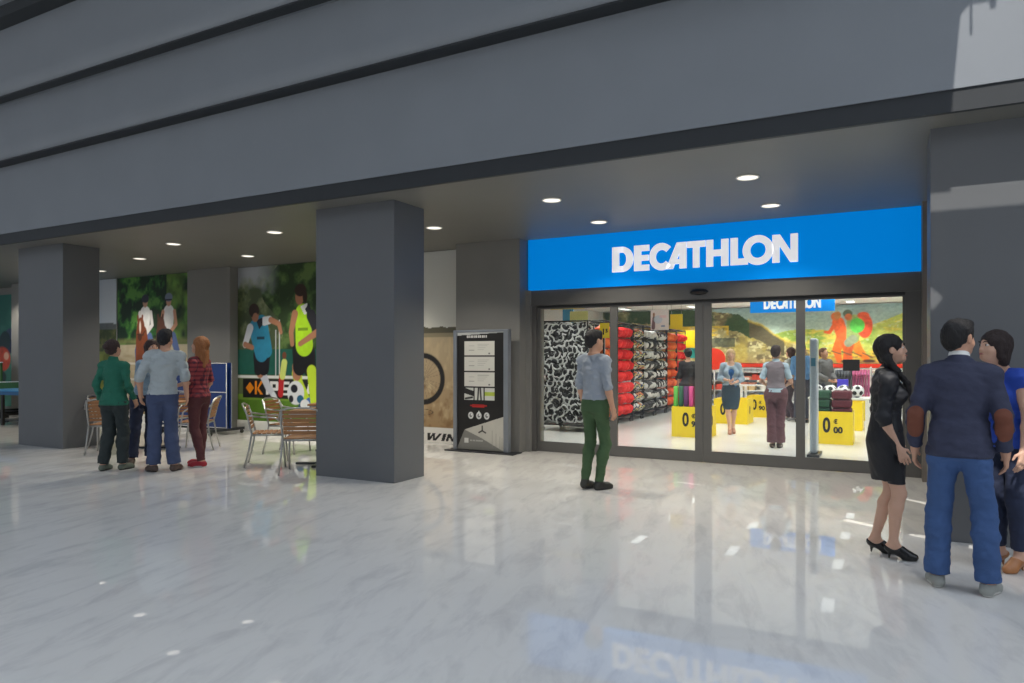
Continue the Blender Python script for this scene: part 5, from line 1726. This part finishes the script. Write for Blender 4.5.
# ---- man in green trousers in front of the doors
person('man in a pale blue-grey shirt and green trousers standing before the sliding doors', (-2.885, 7.35, 0), face_dir(-2.885, 7.35, 42), 1.77, 'm', SKIN,
       pose=dict(kneR=(.09, .02, .5), knR=(.085, .075, .49), anR=(.075, -.02, .085), toeR=(.10, .14, .028),
                 knL=(-.085, .02, .50), anL=(-.055, -.10, .10), toeL=(-.075, .05, .03),
                 elR=(.205, -.03, 1.13), wrR=(.215, .04, .90), elL=(-.205, -.02, 1.13), wrL=(-.205, .05, .90)),
       head=(-14, 0), hair='short', hairc=(24, 20, 22),
       garments=[dict(kind='top', name='shirt', mat=mat('shirt_greyblue', (150, 158, 168), .8, noise=.05, bump=.15, bscale=30), inf=.013, hem=.985, sleeve=1.05, cuff=.006, collar=.0, fold=.020),
                 dict(kind='trousers', name='trousers', mat=mat('green_twill', (62, 88, 56), .8, noise=.08), inf=.006, knee=.000, ankle=.004, fold=.012, waist=1.02)],
       shoes=dict(mat=mat('boot_leather', (44, 44, 38), .5), sole=sole_d, high=.05))
# ---- right-hand group
person('woman in a short black dress and black heels, dark ponytail over her shoulder', (-.03, 5.86, 0), face_dir(-.03, 5.86, 82), 1.64, 'f', SKIN2, heels=True, face=True,
       pose=dict(knR=(.075, .085, .505), anR=(.075, .045, .135), toeR=(.085, .185, .026), knL=(-.07, .05, .505), anL=(-.075, -.06, .135), toeL=(-.07, .07, .026),
                 elR=(.19, -.045, 1.10), wrR=(.185, .06, .875), elL=(-.2, -.03, 1.11), wrL=(-.2, .08, .89), tailside=1),
       lean=(0, .015), hoff=(0, .04, -.005), head=(-4, 6), hair='tail', hairc=(22, 18, 19), vox=.0055,
       garments=[dict(kind='top', name='dress_top', mat=mat('black_cloth', (26, 27, 32), .6, noise=.1), inf=.016, hem=.99, sleeve=1.25, arminf=1.1, cuff=.006, collar=-.04, fold=.014),
                 dict(kind='skirt', name='dress_skirt', mat=mat('black_cloth', (26, 27, 32)), secs=[(.60, 0, .02, .135, .115), (.72, 0, .012, .165, .128), (.90, 0, -.005, .192, .137), (1.0, 0, 0, .165, .118), (1.07, 0, 0, .138, .104), (1.12, 0, 0, .135, .104)])],
       shoes=dict(mat=mat('patent_black', (16, 16, 17), .25), sole=sole_d))
blazer = mat('blazer_navy', (52, 56, 78), .8, noise=.06, bump=.15, bscale=90)
person('man in a navy blazer with brown elbow patches and blue jeans, seen from behind', (.38, 5.20, 0), face_dir(.38, 5.20, 3), 1.70, 'm', SKIN, vox=.0055,
       pose=dict(anR=(.155, -.01, .085), toeR=(.20, .14, .028), knR=(.135, .015, .50), shR=(.165, -.015, 1.385), shL=(-.165, -.015, 1.385), anL=(-.125, .03, .085), toeL=(-.17, .165, .028), knL=(-.115, .04, .50),
                 elR=(.235, -.05, 1.13), wrR=(.245, .03, .90), elL=(-.235, -.05, 1.13), wrL=(-.25, .03, .90)),
       head=(-34, 0), hair='short', hairc=(20, 17, 17),
       garments=[dict(kind='top', name='blazer', mat=blazer, inf=.024, hem=.875, sleeve=1.93, arminf=.6, flare=.004, collar=-.05, fold=.012),
                 dict(kind='trousers', name='jeans', mat=denim, inf=.011, knee=.006, ankle=.026, fold=.010, upto=1.98),
                 dict(kind='patch', name='elbow_patch', mat=mat('brown_suede', (112, 66, 50), .9, noise=.1), on='blazer', label='brown suede elbow patch'),
                 dict(kind='cloth', name='blazer_collar', mat=blazer, caps=[((0, -.026, 1.43), (0, -.022, 1.468), .078, .070)]),
                 dict(kind='cloth', name='shirt_collar', mat=M_white, caps=[((0, -.02, 1.44), (0, -.014, 1.506), .064, .060)])],
       shoes=dict(mat=mat('shoe_palegrey', (150, 152, 146), .7), sole=sole_w))
person('woman in a cobalt blue cap-sleeved top, dark jeans and tan heels, at the right edge', (.71, 5.90, 0), face_dir(.71, 5.90, -140), 1.66, 'f', SKIN2, heels=True, face=True, vox=.0055,
       pose=dict(), lean=(0, .08), hoff=(0, .05, -.01), head=(-12, 4), hair='bob', hairc=(40, 26, 24),
       garments=[dict(kind='top', name='top', mat=mat('cobalt_cloth', (30, 70, 172), .7, noise=.06), inf=.014, hem=.90, sleeve=.22, scoop=True, fold=.014, flare=.004),
                 dict(kind='trousers', name='jeans', mat=denim_dk, inf=.007, knee=.004, ankle=.010, fold=.008, upto=1.93)],
       shoes=dict(mat=mat('tan_leather', (170, 112, 66), .4), sole=sole_d))
# ---- left-hand group
person('person with a dark hair bun, green long-sleeved jumper and dark trousers', (-8.862, 5.646, 0), face_dir(-8.862, 5.646, 35), 1.70, 'f', SKIN,
       pose=dict(shR=(.160, -.012, 1.39), elR=(.215, -.03, 1.13), wrR=(.20, .13, .93), elL=(-.215, -.06, 1.13), wrL=(-.21, .03, .92),
                 knR=(.095, .05, .5), anR=(.10, .03, .085), toeR=(.13, .19, .028), anL=(-.10, -.08, .085), toeL=(-.11, .08, .028)),
       head=(-8, 8), hair='bun', hairc=(54, 36, 34),
       garments=[dict(kind='top', name='jumper', mat=mat('green_knit', (30, 100, 80), .85, noise=.06, bump=.2), inf=.016, hem=.88, sleeve=1.9, arminf=.75, collar=-.03, fold=.014, flare=.004),
                 dict(kind='trousers', name='trousers', mat=mat('charcoal_twill', (40, 48, 48), .85, noise=.08), inf=.014, knee=.012, ankle=.022, fold=.012)],
       shoes=dict(mat=mat('shoe_sage', (96, 104, 92), .8), sole=sole_d))
person('broad man in a light grey shirt and blue jeans, seen from behind', (-8.201, 5.866, 0), face_dir(-8.201, 5.866, 6), 1.83, 'm', SKIN,
       pose=dict(elR=(.250, -.04, 1.16), wrR=(.265, .04, .93), elL=(-.250, -.04, 1.16), wrL=(-.25, .07, .94), anR=(.13, -.01, .085), toeR=(.19, .12, .028), anL=(-.10, .0, .085), toeL=(-.18, .11, .028)),
       lean=(.03, 0), head=(-20, 0), hair='short', hairc=(22, 20, 24),
       garments=[dict(kind='top', name='shirt', mat=mat('shirt_palegrey', (166, 174, 176), .8, noise=.05, bump=.15, bscale=30), inf=.020, hem=.95, sleeve=1.2, cuff=.004, collar=.0, fold=.019),
                 dict(kind='trousers', name='jeans', mat=denim_gr, inf=.012, knee=.010, ankle=.030, fold=.012)],
       shoes=dict(mat=mat('shoe_brown', (82, 66, 58), .6), sole=sole_d))
person('dark-haired woman facing the camera behind the man in the grey shirt', (-9.111, 6.24, 0), face_dir(-9.111, 6.24, 168), 1.72, 'f', SKIN, face=True,
       pose=dict(elL=(-.21, .0, 1.12), wrL=(-.20, .10, .90), anR=(.17, .05, .085), toeR=(.22, .2, .028), knR=(.13, .04, .5)), lean=(-.10, 0), head=(8, 4), hair='bob', hairc=(52, 34, 32),
       garments=[dict(kind='top', name='shirt', mat=mat('shirt_skyblue', (132, 156, 176), .8), inf=.018, hem=.96, sleeve=.75, fold=.012, collar=-.05),
                 dict(kind='trousers', name='jeans', mat=denim_dk, inf=.014, knee=.010, ankle=.03, fold=.010)],
       shoes=dict(mat=mat('shoe_brown', (82, 66, 58)), sole=sole_d))
person('woman with long ginger hair, red plaid shirt and maroon trousers', (-8.192, 6.393, 0), face_dir(-8.192, 6.393, -58), 1.75, 'f', SKIN,
       pose=dict(elR=(.205, -.04, 1.11), wrR=(.19, .10, .90), elL=(-.20, .03, 1.13), wrL=(-.12, .24, 1.08), anR=(.08, .02, .085), toeR=(.09, .19, .028), anL=(-.09, -.10, .085), toeL=(-.12, .05, .028)),
       head=(10, 6), hair='long', hairc=(150, 96, 54),
       garments=[dict(kind='top', name='shirt', mat=plaid_mat(), inf=.022, hem=.93, sleeve=.95, cuff=.010, fold=.014, collar=-.03),
                 dict(kind='trousers', name='trousers', mat=mat('maroon_twill', (84, 42, 44), .8, noise=.08), inf=.008, knee=.004, ankle=.010, fold=.010)],
       shoes=dict(mat=mat('shoe_red', (156, 30, 44), .6), sole=sole_w))
# ---- in the shop
IV = .0085
person('fair-haired woman in a pale denim jacket and dark skirt walking out of the shop', (-2.68, 13.87, .004), face_dir(-2.68, 13.87, 176), 1.63, 'f', SKIN2, vox=IV, heels=True, face=True,
       pose=dict(knR=(.06, .07, .5), anR=(.03, .10, .135), toeR=(.03, .24, .026), knL=(-.07, .02, .50), anL=(-.05, -.10, .15), toeL=(-.06, .03, .03),
                 elR=(.215, .0, 1.13), wrR=(.06, .20, 1.10), elL=(-.215, .0, 1.12), wrL=(-.05, .22, 1.05)), handcurl=.9,
       head=(0, 6), hair='bob', hairc=(196, 166, 124),
       garments=[dict(kind='top', name='blue_top', mat=mat('cobalt_top', (32, 88, 150), .7), inf=.010, hem=.95, sleeve=0, fold=.004, scoop=True),
                 dict(kind='top', name='jacket', mat=mat('pale_denim', (150, 168, 184), .8, noise=.12, nscale=12), inf=.024, hem=1.0, sleeve=1.5, fold=.010, open=True, scoop=True),
                 dict(kind='skirt', name='skirt', mat=mat('teal_cloth', (38, 60, 76), .8), secs=[(.52, 0, .0, .150, .13), (.70, 0, .0, .180, .14), (.90, 0, -.005, .188, .135), (1.02, 0, 0, .160, .114)])],
       shoes=dict(mat=mat('nude_leather', (176, 124, 100), .4), sole=sole_d))
t = person('dark-haired woman in a grey vest and flared maroon trousers, back to the camera', (-1.62, 12.05, .004), face_dir(-1.62, 12.05, 2), 1.66, 'f', SKIN, vox=.0075,
       pose=dict(elR=(.235, -.02, 1.12), wrR=(.17, .20, 1.06), elL=(-.235, -.02, 1.12), wrL=(-.17, .20, 1.06), anR=(.05, .0, .085), anL=(-.05, -.04, .085), toeR=(.07, .15, .028), toeL=(-.07, .11, .028), knR=(.065, .01, .5), knL=(-.065, .0, .5)), head=(-10, 4), hair='short', hairc=(44, 30, 30),
       garments=[dict(kind='top', name='shirt', mat=mat('pale_blue_shirt', (170, 190, 204), .8), inf=.014, hem=.95, sleeve=.8, cuff=.008, fold=.010, collar=-.03),
                 dict(kind='top', name='vest', mat=mat('taupe_knit', (128, 118, 124), .9), inf=.022, hem=1.02, sleeve=0, sleeveless=True, fold=.006),
                 dict(kind='trousers', name='trousers', mat=mat('plum_twill', (98, 62, 68), .8, noise=.08), inf=.014, knee=.016, ankle=.052, fold=.010)],
       shoes=dict(mat=mat('shoe_brown', (82, 66, 58)), sole=sole_d))
person('dark-haired person in a black top behind the upright striped mats', (-3.78, 15.0, .004), face_dir(-3.78, 15.0, 10), 1.66, 'f', SKIN, vox=IV, head=(20, 0), hair='bun', hairc=(18, 16, 17),
       garments=[dict(kind='top', name='top', mat=mat('black_jersey', (28, 28, 32), .7), inf=.016, hem=.93, sleeve=1.2, scoop=True),
                 dict(kind='trousers', name='trousers', mat=mat('black_twill', (30, 30, 34), .8), inf=.014)],
       shoes=dict(mat=M_black, sole=sole_d))
person('person in a cream top and dark trousers behind the woman in the grey vest', (-2.02, 17.3, .004), face_dir(-2.02, 17.3, -60), 1.70, 'f', SKIN, vox=IV, hair='bob', hairc=(78, 52, 44), face=True,
       pose=dict(knR=(.09, .10, .5), anR=(.09, .10, .085), toeR=(.1, .26, .03), anL=(-.08, -.16, .10), toeL=(-.08, .0, .03)),
       garments=[dict(kind='top', name='top', mat=mat('cream_jersey', (196, 196, 186), .8), inf=.018, hem=.93, sleeve=.7, collar=-.04),
                 dict(kind='trousers', name='trousers', mat=mat('plum_dark', (62, 46, 56), .8), inf=.014)],
       shoes=dict(mat=mat('shoe_grey', (120, 120, 124), .7), sole=sole_w))
person('person in a sky blue shirt half hidden by the right door stile', (-1.74, 17.05, .004), face_dir(-1.74, 17.05, 20), 1.76, 'm', SKIN, vox=IV,
       garments=[dict(kind='top', name='shirt', mat=mat('sky_shirt', (96, 142, 190), .8), inf=.024, hem=.95, sleeve=1.2, collar=0),
                 dict(kind='trousers', name='trousers', mat=mat('slate_twill', (56, 58, 70), .8), inf=.018)],
       shoes=dict(mat=M_black, sole=sole_d))
person('brown-haired person in a grey jacket beside the scanner gate inside the shop', (-1.27, 16.95, .004), face_dir(-1.27, 16.95, 130), 1.68, 'm', SKIN, vox=IV, face=True, hair='short', hairc=(120, 88, 66),
       pose=dict(elR=(.25, .0, 1.12), wrR=(.10, .22, 1.0), elL=(-.25, .0, 1.12), wrL=(-.10, .22, 1.0)), head=(0, 14),
       garments=[dict(kind='top', name='jacket', mat=mat('jacket_grey', (106, 106, 106), .8), inf=.028, hem=.90, sleeve=1.9, collar=0),
                 dict(kind='trousers', name='trousers', mat=mat('slate_twill', (56, 58, 70)), inf=.018)],
       shoes=dict(mat=M_black, sole=sole_d))
